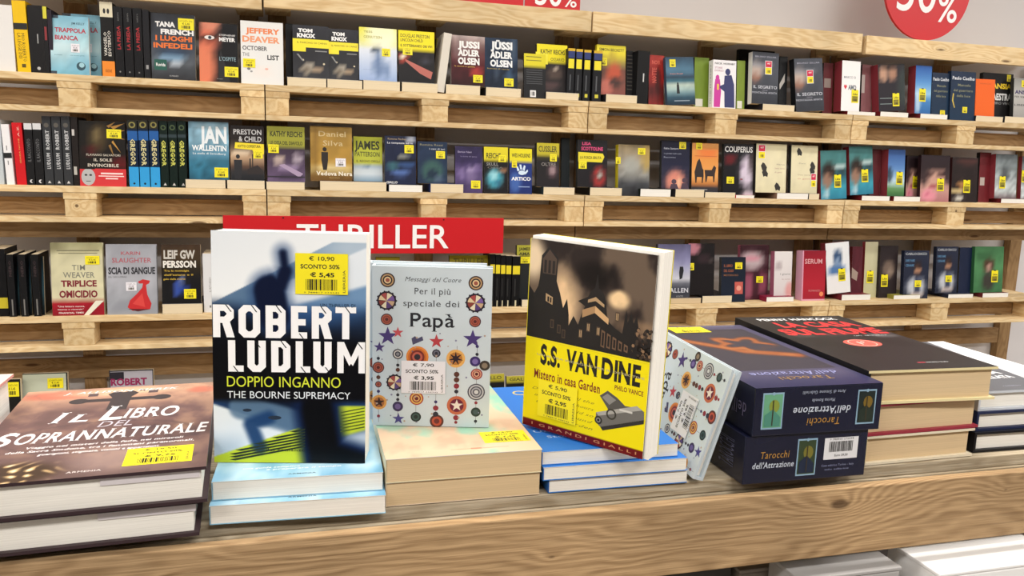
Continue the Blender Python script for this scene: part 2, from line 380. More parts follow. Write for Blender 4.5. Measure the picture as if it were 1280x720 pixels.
GRP = ['books on the shelves']
def book(name, M, w, h, t, art='888', label='', cat='book', group=None, spine='333', back=None, hard=False, pages='c', nx=8, nz=12,
         pr=None, tx=(), sp=None, st=None, gloss=False, pg=True, far=True):
    root = empty(name); root.matrix_world = M; tag(root, label, cat, group or GRP[0])
    cv = make_cover(label, root, w, h, t, art, nx, nz, spine, back or spine, hard, M_GLOSS if gloss else M_COVER)
    if pg: make_pages(root, w, h, t, hard, pages)
    ik = Ink(w, h, o=(0, 0, 0), eps=.0002 if far else .00005)
    if pr: pr(ik) if callable(pr) else [getattr(ik, a[0])(*a[1:]) for a in pr]
    for a in tx: ik.text(*a)
    ik.build('cover_print', root)
    if sp:
        si = Ink(t, h, o=(-.0001, t, 0), r=(0, -1, 0), n=(-1, 0, 0), eps=.0002 if far else .00006)
        for a in sp: getattr(si, a[0])(*a[1:])
        si.build('spine_print', root)
    if st:
        for q in (st if isinstance(st, list) else [st]):
            k = q[0]; u, tt = q[1], q[2]; sw = q[3] if len(q) > 3 else .032; sh = q[4] if len(q) > 4 else .027
            sticker(root, w, h, u, tt, sw, sh, kind=k)
    return root

# ------------------------------------------------------------------ room shell
D = 2.983                       # front plane of the pallet shelves
M_WALL = mat('painted_wall', 'dcd9da', .9, .2, vary=.03, bscale=3)
M_FLOOR = mat('grey_vinyl_floor', '8d8780', .5, .4, vary=.08, bscale=4)
M_CEIL = mat('white_ceiling', 'e6e6e4', .95, .1, vary=.02, bscale=3)
RX0, RX1, RY0, RY1 = -5.0, 6.4, -3.6, D+.32
def struct(name, m, *b, **k): o = boxo(name, m, *b, **k); o['kind'] = 'structure'; return o
struct('floor', M_FLOOR, RX0, RX1, RY0, RY1, -.1, 0)
struct('ceiling', M_CEIL, RX0, RX1, RY0, RY1, CEIL, CEIL+.1)
struct('wall_back', M_WALL, RX0, RX1, RY1, RY1+.1, 0, CEIL)
struct('wall_left', M_WALL, RX0-.1, RX0, RY0, RY1, 0, CEIL)
struct('wall_right', M_WALL, RX1, RX1+.1, RY0, RY1, 0, CEIL)
struct('wall_front', mat('shop_fittings_wall', '7f7a74', .8), RX0, RX1, RY0-.1, RY0, 0, CEIL)
struct('baseboard_back', mat('white_trim', 'dcdad6', .5), RX0, RX1, RY1-.015, RY1, 0, .09)
M_PANEL = mat('lamp_frame', 'f0f0f0', .4)
for k, (x, y) in enumerate(LAMPS):
    r = empty('ceiling_light', (x, y, CEIL-.06)); tag(r, 'long white ceiling light panel, %s row from the shelves, %s' % ({1.9: 'first', .6: 'second', -1.1: 'last'}[y], ['far left, added fill', 'left', 'middle', 'right', 'far right'][sum(1 for q in LAMPS if q[1] == y and q[0] < x)]), 'lamp', 'ceiling light panels')
    boxo('frame', M_PANEL, x-.62, x+.62, y-.17, y+.17, CEIL-.05, CEIL, r)
    l = bpy.data.lights.new('lamp', 'AREA'); l.shape = 'RECTANGLE'; l.size = 1.2; l.size_y = .3; l.energy = LAMP_POWER*{1.9: .75, .6: 1.15, -1.1: 1.85}[y]; l.color = (1, .955, .9)
    lo = bpy.data.objects.new('lamp_tube', l); COL.objects.link(lo); lo.parent = r; lo.location = (0, 0, -.005)

# ------------------------------------------------------------------ wall of pallet shelves
ZS = {'A': 1.677, 'B': 1.314, 'C': .871, 'D': .447}
XS = {'A': -.0843, 'B': -.0843, 'C': -.112, 'D': -.09}
ROWN = {'A': 'top shelf', 'B': 'second shelf', 'C': 'third shelf', 'D': 'low shelf'}
PALN = ['leftmost pallet', 'second pallet from the left', 'third pallet from the left', 'rightmost pallet']
rnd = random.Random(4)
for row in 'ABCD':
    for k in range(-1, 3):
        x0 = XS[row]+1.2*k+.002; x1 = x0+1.196; z = ZS[row]+rnd.uniform(-.002, .002)*(row != 'A'); z = ZS[row]
        r = empty('pallet_shelf', ((x0+x1)/2, D, z-.122)); tag(r, 'light pine pallet shelf unit, %s of the %s' % (PALN[k+1], ROWN[row]), 'shelf', 'pallet shelf units')
        boxo('front_deck_board', W_X, x0, x1, D, D+.1, z-.022, z, r, .0015)
        boxo('rear_deck_board', W_X, x0, x1, D+.106, D+.186, z-.022, z, r, .0015); boxo('rear_deck_board', W_X, x0, x1, D+.192, D+.262, z-.022, z, r, .0015)
        for (a, b) in ((x0, x0+.078), ((x0+x1)/2-.048, (x0+x1)/2+.048), (x1-.078, x1)):
            boxo('stringer', W_BL, a-.003 if a > x0 else a, b+.003 if b < x1 else b, D+.002, D+.18, z-.044, z-.0222, r, .001)
            boxo('block', W_BL, a, b, D+.004, D+.094, z-.1035, z-.0442, r, .002)
        boxo('bottom_board', W_X, x0, x1, D+.001, D+.092, z-.122, z-.1037, r, .0015)
        boxo('inner_board', W_SH, x0, x1, D+.097, D+.115, z-.101, z-.0445, r, .001)
        if row == 'B': boxo('hanging_board', W_SH, x0, x1, D+.097, D+.115, z-.182, z-.106, r, .001)
# upright pallets on the wall behind: posts and cross boards
posts = [(-1.275, -1.2), (-.744, -.676), (-.172, -.108), (-.074, -.01), (.475, .545), (1.038, 1.108), (1.142, 1.21), (1.676, 1.732), (2.232, 2.306), (2.34, 2.41), (2.895, 2.965), (3.44, 3.51)]
for i, (a, b) in enumerate(posts):
    a *= 1.03; b *= 1.03; tag(boxo('wall_post', W_Z, a, b, D+.275, D+.315, .02, 1.98, None, .002), 'upright pine wall post, %s' % ('far left end, out of frame' if i == 0 else ['', 'behind the pale blue book', 'left one behind the white book with orange letters', 'right one behind the white book with orange letters', 'behind the red and blue crime novels', 'left one behind the four yellow labelled spines', 'right one behind the four yellow labelled spines', 'behind the white book with two silhouettes', 'left one behind the heart book', 'right one behind the heart book', 'behind the navy books at the right', 'far right end'][i]), 'post', 'wall posts behind the shelves')
for k in range(-1, 3):
    a = -.086+1.2*k; tag(boxo('wall_board', W_SH, a+.002, a+1.198, D+.25, D+.272, .585, .663, None, .002), 'pine cross board on the wall under the third shelf, %s' % PALN[k+1], 'board', 'cross boards on the wall')
# top boards
for k, (dz, tl) in enumerate([(-.008, 'top left corner of the picture'), (0, 'beneath the red percent signs'), (.001, 'right of the first joint'), (-.004, 'beneath the round red sign')]):
    x0 = -.086+1.2*(k-1)+.003; x1 = x0+1.194
    if k == 2: x1 += .015
    if k == 3: x0 += .03
    zb = 1.934+dz
    r = empty('top_pallet', ((x0+x1)/2, D, zb)); tag(r, 'pine pallet rail along the top of the shelving, %s' % tl, 'shelf', 'top rails of the shelving')
    boxo('front_board', W_X, x0, x1, D, D+.022, zb, zb+.076, r, .002)
    for q in (.024, .115, .206): boxo('deck_board', W_X, x0, x1, D+q, D+q+.085, zb+.054, zb+.0755, r, .002)
    for (a, b) in ((x0, x0+.09), ((x0+x1)/2-.048, (x0+x1)/2+.048), (x1-.09, x1)):
        boxo('block', W_BL, a, b, D+.0225, D+.186, zb+.004, zb+.0535, r, .002)

# signs
M_RED = mat('red_sign', 'c8141f', .35, .5); M_WH = mat('white_lettering', 'f4f2f2', .5)
def sign_box(name, w_, h_, d_, loc, label):
    r = empty(name, loc); tag(r, label, 'sign'); boxo('panel', M_RED, loc[0], loc[0]+w_, loc[1], loc[1]+d_, loc[2], loc[2]+h_, r, .001); return r
r = sign_box('genre_sign', 1.019, .136, .005, (-.233, D-.0085, 1.086), 'red rectangular shelf sign reading THRILLER in white')
ik = Ink(1.019, .136, o=(0, -.0012, 0), eps=.0004); ik.text('THRILLER', .245, .79, .17, .845, 'f6f4f4', .01, res=6)
ik.circ(.2, .05, .003, '401010', 10); ik.circ(.77, .06, .003, '401010', 10); ik.build('lettering', r)
# round 50% sign
r = empty('round_sign', (2.665, D+.02, 2.19)); tag(r, 'round red discount sign with white percent figures above the shelving', 'sign')
def disc(rad, th, parent, m, n=72):
    v = []; f = []
    for y in (0, th):
        for i in range(n): a = i*2*math.pi/n; v.append((rad*math.cos(a), y, rad*math.sin(a)))
    f.append(list(range(n))); f.append([n+i for i in range(n)][::-1])
    for i in range(n): j = (i+1) % n; f.append([i, i+n, j+n, j])
    me = bpy.data.meshes.new('panel'); me.from_pydata(v, [], f); me.materials.append(m); o = bpy.data.objects.new('panel', me); COL.objects.link(o); o.parent = parent; return o
RS = .222
r.location = (2.655, D+.028, 2.01+RS); disc(RS, .012, r, M_RED)
ik = Ink(2*RS, 2*RS, o=(-RS, -.001, -RS), eps=.0005)
ik.text('50', .15, .6, .30, .74, 'f6f4f4', 0, res=6); ik.text('%', .63, .86, .53, .81, 'f6f4f4', .01, res=5); ik.build('lettering', r)
for k, (xa, xb, lab) in enumerate([(600, 654, 'red rectangular sign standing on the top rail, left of the pair'), (656, 725, 'red rectangular discount sign with white percent figures, right of the pair')]):
    a = P(xa, 5, D+.03); b = P(xb, 12, D+.03); z0 = 2.0105
    w_ = b[0]-a[0]; w_ = w_ if k else .3
    r = sign_box('discount_sign', w_, .2, .004, (b[0]-w_, D+.03, z0), lab)
    if k:
        ik = Ink(w_, .2, o=(0, -.0012, 0), eps=.0004); ik.text('50', .18, .66, .45, .93, 'f6f4f4', .01, res=5); ik.text('%', .7, .93, .67, .93, 'f6f4f4', .01, res=5); ik.build('lettering', r)

# ------------------------------------------------------------------ books on the shelves
def z_of(px, y, Y): return P(px, y, Y)[2]
def LIE(row, xl, xr, yt, yb, label, col='333', pages='c', y0=.004, h=.165, cat='book'):
    z = ZS[row]; t = max(.008, z_of(xl, yt, D+y0)-z_of(xl, yb, D+y0)); X0 = P(xl, yb, D+y0)[0]; X1 = P(xr, yb, D+y0)[0]
    return book('paperback', mtx((X0, D+y0, z+t), (1, 0, 0), (0, 1, 0)), X1-X0, h, t, art=col, spine=col, label=label, pages=pages, nx=1, nz=1), t
LAST = [0]
def F(row, xl, xr, yt, yb, label, art, lie=None, base=False, y0=.03, lean=.02, yaw=0, t=.02, liecol='2a2a30', liep='c', roll=0, name='paperback', **kw):
    z = ZS[row]+.0003
    if lie:
        _, lt = LIE(row, *lie, label='flat book under the '+label, col=liecol, pages=liep); z += lt+.0003; LAST[0] = lt+.0003
    elif base: z += LAST[0]
    ym = (yt+yb)/2; ca, sa = math.cos(math.radians(yaw)), math.sin(math.radians(yaw))
    X0 = P(xl, ym, D+y0+lean/2)[0]; Y0 = D+y0; a = P(xr, ym, 1)[0]
    w_ = (a*(Y0+lean/2)-X0)/(ca-a*sa)
    h_ = P(xl, yt, D+y0+lean)[2]-z
    rr = math.radians(roll)
    u = Vector((-sa*lean/h_*0+math.sin(rr), lean/h_*1.0, 1)).normalized()
    M = mtx((X0-math.sin(rr)*h_/2, Y0, z), (ca, sa, -math.sin(rr)), u)
    return book(name, M, w_, h_, t, art=art, label=label+', '+ROWN[row], **kw)
def LIEL(label, row):
    s = ' '.join(label.split()[:9]); return 'book lying flat beneath the '+s
def S(row, xl, xr, yt, yb, label, col, sp=(), roll=0, y0=.02, group=None, w_=.13, top='cccccc', pages='c', hard=False, **kw):
    ym = (yt+yb)/2; X0 = P(xl, ym, D+y0)[0]; X1 = P(xr, ym, D+y0)[0]; z = ZS[row]+.0003; h_ = P(xl, yt, D+y0)[2]-z; rr = math.radians(roll)
    th = X1-X0-.0006; lift = max(0, math.sin(rr))*th
    M = mtx((X1-math.sin(rr)*h_/2, D+y0, z+lift), (0, 1, 0), (math.sin(rr), 0, math.cos(rr)))
    return book('paperback' if not hard else 'hardback', M, w_, h_, th, art=kw.pop('art', col), spine=col, label=label+', '+ROWN[row], sp=sp, group=group, hard=hard, nx=2, nz=3, pages=pages, **kw)
YL = 'f2e22a'; BK = '17171b'
exec_rows = True
GRP[0] = 'books on the top shelf'
# ---- top shelf
S('A', -9, 17, 5, 87, 'thick white book with its blank spine out at the far left end', 'e9e7e4')
S('A', 18, 35, 0, 89, 'yellow spined book crossed by a black band', 'efc31c', roll=-1.5,
  sp=[('rect', 0, .31, 1, .4, '1a1a1a'), ('text', 'LA LEGGE DEI', .2, .45, .45, .8, '5a4a10', 0, False, 1, 0, -90), ('text', 'MIO ROBERTO', .5, .75, .45, .85, '5a4a10', 0, False, 1, 0, -90), ('rect', .35, .88, .65, .93, '5a4a10')])
S('A', 36, 55, 6, 90, 'wide plain black spined book right of the yellow spine', '1b1a1c', sp=[('rect', .55, .42, .62, .56, 'aaa'), ('circ', .55, .93, .12, 'bbb', 10)])
S('A', 55, 60, 8, 91, 'thin black spine with a yellow tip', '1c1c1e', sp=[('rect', 0, 0, 1, .18, 'd9d23a'), ('rect', .2, .3, .8, .5, '8a2a30')])
S('A', 60.5, 66, 12, 91, 'very thin dark purple spine left of the pale blue book', '2c2630')
TB = dict(b=[(0, '7fb6cc'), (.35, 'a9d3de'), (.6, 'c0dfe6'), (1, '74b2c9')], n=.12, s=[(.3, .5, .3, .1, 'd6ebf0', .6), (.8, .8, .4, .2, '6fa9c2', .5)])
TBT = [('JIM KELLY', .55, .9, .1, .14, '2a4a58', .01), ('TRAPPOLA', .12, .93, .2, .28, 'b3203a', .03), ('BIANCA', .12, .72, .33, .41, 'b3203a', .03), ('di un buono', .1, .3, .66, .68, '4a7a88'), ('una strada gelida', .5, .88, .66, .675, '4a7a88')]
TBP = [('rect', 0, 0, .22, .05, '2a3a48'), ('rect', 0, .95, .15, 1, '2a3a48'), ('circ', .78, .85, .12, '274a58'), ('circ', .8, .83, .07, '9cc8d4')]
F('A', 63, 111, 18, 92, 'pale blue paperback with dark red title, front copy', TB, tx=TBT, pr=TBP, st=('w', .53, .47, .026, .028), y0=.012, spine='6ea6bc', pages='w')
F('A', 79, 126, 16, 93, 'pale blue paperback with dark red title, rear copy mostly hidden', TB, tx=TBT, pr=TBP, st=('w', .53, .47, .026, .028), y0=.05, spine='6ea6bc', pages='w')
S('A', 126, 142, 2, 95, 'black spine with skull-like mask on cream and an orange foot', '1a1a1a',
  sp=[('rect', 0, 0, 1, .2, 'ded6bb'), ('ell', .35, .12, .1, .035, '222'), ('ell', .65, .12, .1, .035, '222'), ('rect', 0, .79, 1, 1, 'ee8c2a'),
      ('text', 'VANGELO', .2, .45, .4, .72, 'e8e4da', .01, False, 1, 0, 90), ('text', 'ESOTERICO', .52, .77, .38, .72, 'e8e4da', .01, False, 1, 0, 90), ('text', 'EDIZIONE', .25, .75, .9, .94, '7a3a10')])
for i, (a, b) in enumerate([(143, 154), (155, 166), (167, 178)]):
    S('A', a, b, 8+i, 95+i, '%s of three black spines with vertical red lettering' % ['left', 'middle', 'right'][i], '18181b', group='black spines with red lettering',
      sp=[('text', 'LA PREDA', .28, .7, .27, .6, 'a8262e', .03, False, 1, 0, 90), ('text', 'autore', .35, .6, .08, .2, '777', 0, False, 1, 0, 90), ('circ', .5, .92, .1, '888', 8)])
S('A', 179, 187, 12, 98, 'narrow black spine beside the dark crime novel with orange title', '202024', sp=[('rect', .3, .8, .7, .86, '999')])
F('A', 189, 244, 15, 99, 'dark grey paperback with white author name and orange title', dict(b=[(0, '30333a'), (.5, '3f444d'), (.75, '565b62'), (1, '2c2e33')], n=.2, s=[(.45, .66, .35, .08, '7fa2c0', .9), (.55, .74, .12, .05, 'c8d4e0', .8), (.5, .6, .5, .03, '2a4468', .6)]),
  tx=[('TANA', .1, .55, .12, .2, 'ecebea', .05), ('FRENCH', .22, .97, .23, .31, 'ecebea', .05), ('I LUOGHI', .1, .93, .33, .41, 'e8722a', .04), ('INFEDELI', .05, .93, .44, .52, 'e8722a', .04), ('ROMANZO', .4, .6, .93, .95, 'bbb')],
  pr=[('rect', .06, .7, .34, .86, '16564a'), ('text', 'Ruvida', .1, .31, .75, .8, 'eee', .02)], st=('y', .62, .06, .05, .038), spine='222428', y0=.015)
F('A', 249, 297, 27, 101, 'black paperback with half an orange-toned face and one eye', dict(b=BK, s=[(.05, .3, .52, .3, 'd4735a', 1), (.1, .75, .38, .45, 'e0805f', 1), (.3, .02, .3, .12, 'd98a70', 1), (.27, .26, .22, .06, '3a2420', .95), (.27, .36, .2, .05, '8a4436', .6), (0, .1, .08, .3, '2a1a18', .6)]),
  pr=[('ell', .27, .25, .13, .035, 'e6ddd8'), ('circ', .28, .25, .045, '324858'), ('circ', .28, .25, .02, '0a0a0a'), ('poly', [(.5, 1), (.5, .6), (.56, .45), (.8, 1)], '17171b')],
  tx=[('STEPHENIE', .52, .94, .18, .21, 'ddd', .01), ('MEYER', .52, .94, .23, .3, 'eee', .04), ("L'OSPITE", .52, .95, .56, .63, '8aa4ae', .01), ('Romanzo', .45, .6, .93, .95, '999')], st=('y', .65, .73, .045, .034), y0=.015)
F('A', 301, 354, 25, 104, 'white hardback with orange and black scattered title letters', dict(b='e8e8e6', s=[(.5, .8, .3, .1, 'efe3dc', .5)]),
  tx=[('JEFFERY', .12, .92, .1, .19, 'e8834e', .04), ('DEAVER', .04, .92, .23, .33, 'ea9a70', .04), ('OCTOBER', .04, .62, .39, .46, '3a3a3e', .02), ('LIST', .62, .9, .52, .6, '2a2a2e', .03), ('THE', .04, .2, .5, .56, '888', .01)],
  pr=[('ell', .18, .76, .04, .02, '777'), ('ell', .24, .8, .03, .015, '999'), ('ell', .6, .75, .04, .015, 'e8b0a0')], st=('y', .05, .6, .04, .03), hard=True, spine='55585c', back='6a6c70', y0=.012)
KN = dict(b=[(0, '303138'), (.3, '26272c'), (1, '36373c')], n=.15, s=[(.38, .84, .17, .1, 'b5a892', .95), (.38, .84, .09, .05, '6a6054', .8), (.68, .85, .12, .07, 'b09a80', .9), (.45, .76, .1, .05, 'd8cdb8', .7)])
KT = [('TOM', .15, .55, .06, .13, 'f2f2f2', .06), ('KNOX', .12, .63, .15, .23, 'f2f2f2', .06), ('IL MARCHIO DI CAINO', .12, .95, .31, .345, '4a4210')]
KP = [('rect', 0, .26, 1, .42, YL), ('rect', 0, .42, .36, .5, YL), ('circ', .86, .72, .03, 'd8c8a8', 8), ('circ', .28, .66, .03, 'c8b898', 8), ('poly', [(.1, .55), (.16, .55), (.3, .68), (.26, .68)], '888'), ('rect', .62, .47, .95, .49, '888')]
F('A', 357, 366, 29, 99, 'black edge of a hidden copy left of the black and yellow thrillers', '1d1d20', y0=.07)
F('A', 366, 411, 30, 100, 'black paperback with white author name on a yellow band, left copy', KN, lie=(359, 408, 101, 112), tx=KT, pr=KP, spine='28282c', y0=.014, t=.03, roll=0)
F('A', 410, 448, 35, 102, 'black paperback with white author name on a yellow band, right copy', KN, lie=(409, 453, 103, 114), tx=KT, pr=KP, spine='28282c', y0=.02)
F('A', 449, 496, 33, 104, 'yellow topped paperback with a blurred blue-white running figure', dict(b=[(0, 'e9e44a'), (.3, 'e6e69a'), (.42, 'dfe6f2'), (1, '9db4dc')], s=[(.6, .1, .5, .35, 'fbfbe8', .8), (.45, .42, .17, .09, '3c4a5c', .95), (.52, .55, .12, .15, '8296b4', .8), (.5, .72, .16, .25, '6880a8', .9), (.7, .8, .1, .2, '7088b0', .8)]),
  tx=[('TESS', .12, .35, .06, .1, '8c8c28', .01), ('GERRITSEN', .12, .6, .15, .2, 'a8a84a', .01), ('corpi senza volto', .1, .5, .78, .8, '8aa0c0')], lie=(454, 500, 105, 117), st=('y', .6, .38, .03, .028), y0=.014)
F('A', 498, 543, 37, 107, 'black paperback with yellow top block and a red beam', dict(b=[(0, YL), (.36, YL), (.39, '201e20'), (1, '1b1a1d')], s=[(.12, .52, .17, .09, 'c04a3c', 1), (.15, .5, .07, .04, 'f6e6d0', 1), (.75, .55, .2, .06, '4a4a58', .7)]),
  tx=[('DOUGLAS PRESTON', .06, .86, .06, .13, '3c390e', .01), ('LINCOLN CHILD', .06, .68, .15, .21, '3c390e', .01), ('IL SOTTERRANEO DEI VIVI', .06, .94, .26, .31, '2a280c', .02)], pr=[('poly', [(.18, .55), (.95, .78), (.9, .92), (.6, .82), (.2, .6)], 'b5655a')],
  lie=(502, 547, 107, 119), st=('y', .12, .32, .035, .028), y0=.014)
S('A', 545, 550, 48, 108, 'yellow tipped dark spine behind the leaning white page edges', '2a2a2a', sp=[('rect', 0, 0, 1, .4, 'c8c03a')], y0=.145, w_=.1)
S('A', 550, 560, 42, 119, 'book leaning right with its white fore-edge out', 'dcd6ca', roll=7, y0=.01)
F('A', 564, 606, 43, 108, 'dark red paperback with stacked white author name', dict(b=[(0, 'b8a8a4'), (.3, '6a4444'), (.6, '4a1a20'), (1, '301418')], n=.25, s=[(.75, .72, .2, .1, 'b03c38', .9), (.3, .3, .3, .25, '8a7a7a', .5)]),
  tx=[('JUSSI', .2, .84, .1, .24, 'f0eeec', .05), ('ADLER', .2, .84, .27, .4, 'f0eeec', .05), ('OLSEN', .2, .84, .43, .57, 'f0eeec', .05), ('la donna in gabbia', .1, .7, .6, .63, 'd8b050')], lie=(557, 600, 110, 122), st=('y', .65, .78, .036, .028), spine='b9b2ae', back='5a1c22', y0=.014)
F('A', 605, 647, 46, 112, 'dark blue paperback with stacked white author name', dict(b=[(0, '26364c'), (.5, '1e2c42'), (1, '182232')], n=.3, s=[(.75, .75, .15, .12, '4a6a8c', .7), (.35, .7, .03, .3, '7a8a9c', .6), (.9, .2, .04, .4, '6a7a8c', .5)]),
  tx=[('JÜSSI', .2, .84, .06, .22, 'e8eaec', .05), ('ADLER', .18, .84, .26, .4, 'e8eaec', .05), ('OLSEN', .18, .84, .43, .57, 'e8eaec', .05), ('battuta di caccia', .1, .75, .6, .63, 'b09a50')], lie=(607, 651, 114, 125), st=('y', .6, .8, .036, .03), spine='2a4468', y0=.014)
KR = dict(b=[(0, 'eddf2e'), (.38, 'eddf2e'), (.41, '2a2628'), (1, '262224')], s=[(.6, .6, .3, .15, '5a4a44', .8), (.65, .52, .08, .05, 'c8b8a8', .8), (.4, .85, .4, .1, '7a5a5a', .5)])
F('A', 655, 682, 66, 125, 'black and yellow back cover with a small white barcode', dict(b=[(0, 'dcd032'), (.27, 'dcd032'), (.3, '222326'), (1, '1c1d20')]), pr=[('rect', .1, .06, .8, .08, '8a8420'), ('rect', .1, .14, .8, .16, '8a8420')]+[('rect', .1, .36+.05*i, .85, .375+.05*i, '4a4c50') for i in range(7)]+[('rect', .28, .82, .55, .97, 'e6e6e6'), ('bars', .32, .85, .5, .94, '333', 5)], y0=.010, t=.014)
F('A', 671, 709, 54, 120, 'yellow topped thriller with an x-ray like brown image', KR, tx=[('KATHY REICHS', .12, .92, .1, .2, '4a4612', .02), ('OSSARIO', .45, .9, .27, .34, '5a5616', .01)], pr=[('rect', -.04, .17, .36, .42, 'efe53a')], lie=(682, 723, 120, 129), y0=.03)
for i, (a, b) in enumerate([(709, 718), (719, 727.5), (729, 738), (741, 752)]):
    S('A', a, b, 60+i, 126+i, 'black thriller spine with yellow and blue labels, %s of four' % ['first', 'second', 'third', 'last'][i], '1d1e22', group='black spines with yellow labels', y0=.016,
      sp=[('rect', 0, 0, 1, .05, 'd8b02a'), ('rect', .05, .05, .95, .18, '2c3a72'), ('rect', .1, .2, .9, .38, 'efe030'), ('rect', .3, .86, .7, .93, 'd0c840'), ('rect', .35, .5, .5, .8, '55585c')])
F('A', 746, 782, 55, 119, 'thriller with yellow top and orange wing-like flames', dict(b=[(0, 'eee23c'), (.2, 'e4d440'), (.4, '8c7a4a'), (.5, '6a4a40'), (1, '8a5048')], s=[(.6, .6, .3, .3, 'c85a40', .9), (.3, .85, .3, .2, 'd0786a', .8), (.65, .75, .25, .12, '3a3030', .9), (.55, .25, .1, .2, 'b8a040', .7)]),
  tx=[('SIMON BECKETT', .08, .94, .06, .12, '55500f', .02)], lie=(757, 796, 120, 130), st=('y', .1, .26, .03, .03), spine='dcd032', y0=.03)
F('A', 783, 791, 63, 130, 'black back cover with grey text lines beside the orange flame thriller', '232326', pr=[('rect', .1, .08+.07*i, .9, .1+.07*i, '55504a') for i in range(10)], y0=.055)
S('A', 796, 811, 63, 130, 'thick plain black spine left of the misty blue novel', '19191b', sp=[('rect', .5, .42, .6, .58, 'ccc')])
F('A', 811, 830, 68, 130, 'red book with dark figures in front of black ones', dict(b=[(0, 'b03c34'), (.5, 'a02c2a'), (.7, '5a2020'), (1, '8a2826')], n=.2, s=[(.6, .5, .2, .3, '3a1a1a', .7)]), tx=[('NOIR', .2, .75, .1, .18, 'e06a58', .02), ('NOTTE', .2, .5, .25, .55, 'd86050', .02, False, 1, 0, 90)], y0=.05)
F('A', 833, 868, 71, 131, 'misty blue novel with a lone figure on a shore', dict(b=[(0, '30485e'), (.3, '56809a'), (.42, '2c4052'), (.5, '3c6a7c'), (.6, 'd0dccc'), (.7, '8fb0b4'), (.85, '26465a'), (1, '1c2c3c')], n=.12),
  pr=[('ell', .4, .55, .03, .025, '15181c'), ('poly', [(.36, .57), (.44, .57), (.46, .76), (.35, .76)], '15181c'), ('rect', .25, .9, .8, .92, '8a9aa8')], tx=[('il mare di notte', .15, .6, .33, .36, 'e89a88')], st=('y', .14, .05, .026, .03), spine='3c5468', y0=.016, roll=-4)
F('A', 868, 886, 71, 131, 'olive green back cover left of the silhouettes book', dict(b='7c9636', n=.05), pr=[('rect', .1, .82, .6, .97, 'e8e8e0')], y0=.06)
F('A', 891, 920, 74, 134, 'white novel with magenta woman and navy man silhouettes', 'f0eef2', tx=[('NICK', .08, .4, .05, .09, '333', .02), ('HORNBY', .45, .95, .05, .09, '333', .02), ('STORIE', .08, .4, .14, .18, 'a04a70'), ('DORSO', .08, .45, .2, .24, 'a04a70')],
  pr=[('ell', .2, .37, .08, .06, 'c8309a'), ('poly', [(.1, .4), (.3, .4), (.36, .65), (.32, .98), (.05, .98), (.06, .6)], 'c8309a'), ('ell', .64, .24, .11, .07, '2a2f66'), ('poly', [(.5, .32), (.8, .3), (.92, .5), (.95, .98), (.52, .98), (.5, .65), (.3, .58), (.3, .54), (.48, .5)], '2a2f66'), ('rect', .18, .5, .26, .62, 'e8c83a')], spine='f4f4f6', back='7c9636', t=.034, y0=.014,
  sp=[('text', 'NICK HORNBY', .35, .6, .08, .9, '88a', 0, False, 1, 0, 90)])
F('A', 921, 931, 75, 135, 'strip of olive green back cover between two displayed novels', dict(b='82993a', n=.05), pr=[('rect', .1, .82, .7, .97, 'e8e8e0')], y0=.05)
F('A', 924, 969, 61, 100, 'tall black book behind the dark grey thriller with red label', '1c1c1f', y0=.172)
SG = dict(b=[(0, '4a4e58'), (.4, '4c505a'), (1, '34373f')], n=.1, s=[(.15, .35, .3, .2, 'c8b4a8', .9), (.12, .5, .25, .1, '9a6a58', .8), (.3, .25, .5, .06, '8a8e98', .7)])
SGT = [('BRUNO ZILLAR', .1, .9, .07, .1, 'aab', .0), ('IL SEGRETO', .06, .96, .64, .7, 'c8ccd6', .01), ('DELLA', .4, .6, .72, .74, 'aab'), ('MONTAGNA AMATA', .02, .96, .76, .8, 'b8bcc8')]
F('A', 940, 973, 64, 131, 'dark grey thriller with red and yellow label, left copy', SG, lie=(953, 993, 130, 138), tx=SGT, st=('r', .48, .16, .032, .056), spine='f0f0f2', back='3a3a40', y0=.018, t=.03)
F('A', 974, 984, 70, 134, 'black back cover with a white label scrap between the grey thrillers', '202124', pr=[('poly', [(.05, .5), (.7, .3), (.7, .45), (.1, .6)], 'c8c4c0')], y0=.06)
F('A', 994, 1029, 73, 138, 'dark grey thriller with red and yellow label, right copy', SG, tx=SGT, st=('r', .42, .22, .032, .056), spine='1b1c20', y0=.016, t=0.035, roll=-5)
F('A', 1029, 1041, 78, 138, 'maroon back cover left of the white heart book', dict(b='5a2026', n=.1), pr=[('rect', .1, .3, .8, .48, '8a7a74')], y0=.055)
F('A', 1052, 1075, 75, 139, 'white hardback with a small red heart and blue-grey title', 'f4f2f2', tx=[('MARCO SI', .12, .75, .3, .35, '888e98', .01), ('AMO', .36, .8, .47, .57, '66707a', .04)],
  pr=[('poly', [(.12, .51), (.17, .47), (.21, .5), (.25, .47), (.3, .51), (.21, .57)], 'd8283a')], lie=(1059, 1094, 139.5, 144), liep='w', liecol='6a1c22', st=('l', .55, .57, .034, .055), spine='8a3640', back='5a2026', t=.05, y0=.014, hard=True, name='hardback')
F('A', 1077, 1090, 80, 140, 'dusty pink-maroon back cover left of the kissing couple', dict(b='8a5a5e', n=.1), pr=[('rect', 0, .2, .3, .55, 'b8aaa6')], y0=.06)
F('A', 1098, 1131, 80, 140, 'dark hardback with the pale profile of a man in shadow', dict(b='26222a', s=[(.22, .2, .2, .2, 'c49a80', .95), (.55, .2, .13, .2, 'b88a70', .9), (.4, .02, .4, .08, '2a1c18', .9), (.95, .5, .25, .5, '3a4a44', .6)]), pr=[('rect', .05, .72, .5, .73, '9aa'), ('rect', .05, .84, .5, .85, '9aa')],
  lie=(1100, 1135, 141, 147), liep='w', liecol='6a1c22', st=('l', .52, .62, .034, .056), spine='8a3640', back='742830', roll=-4, t=.045, y0=.014, hard=True, name='hardback')
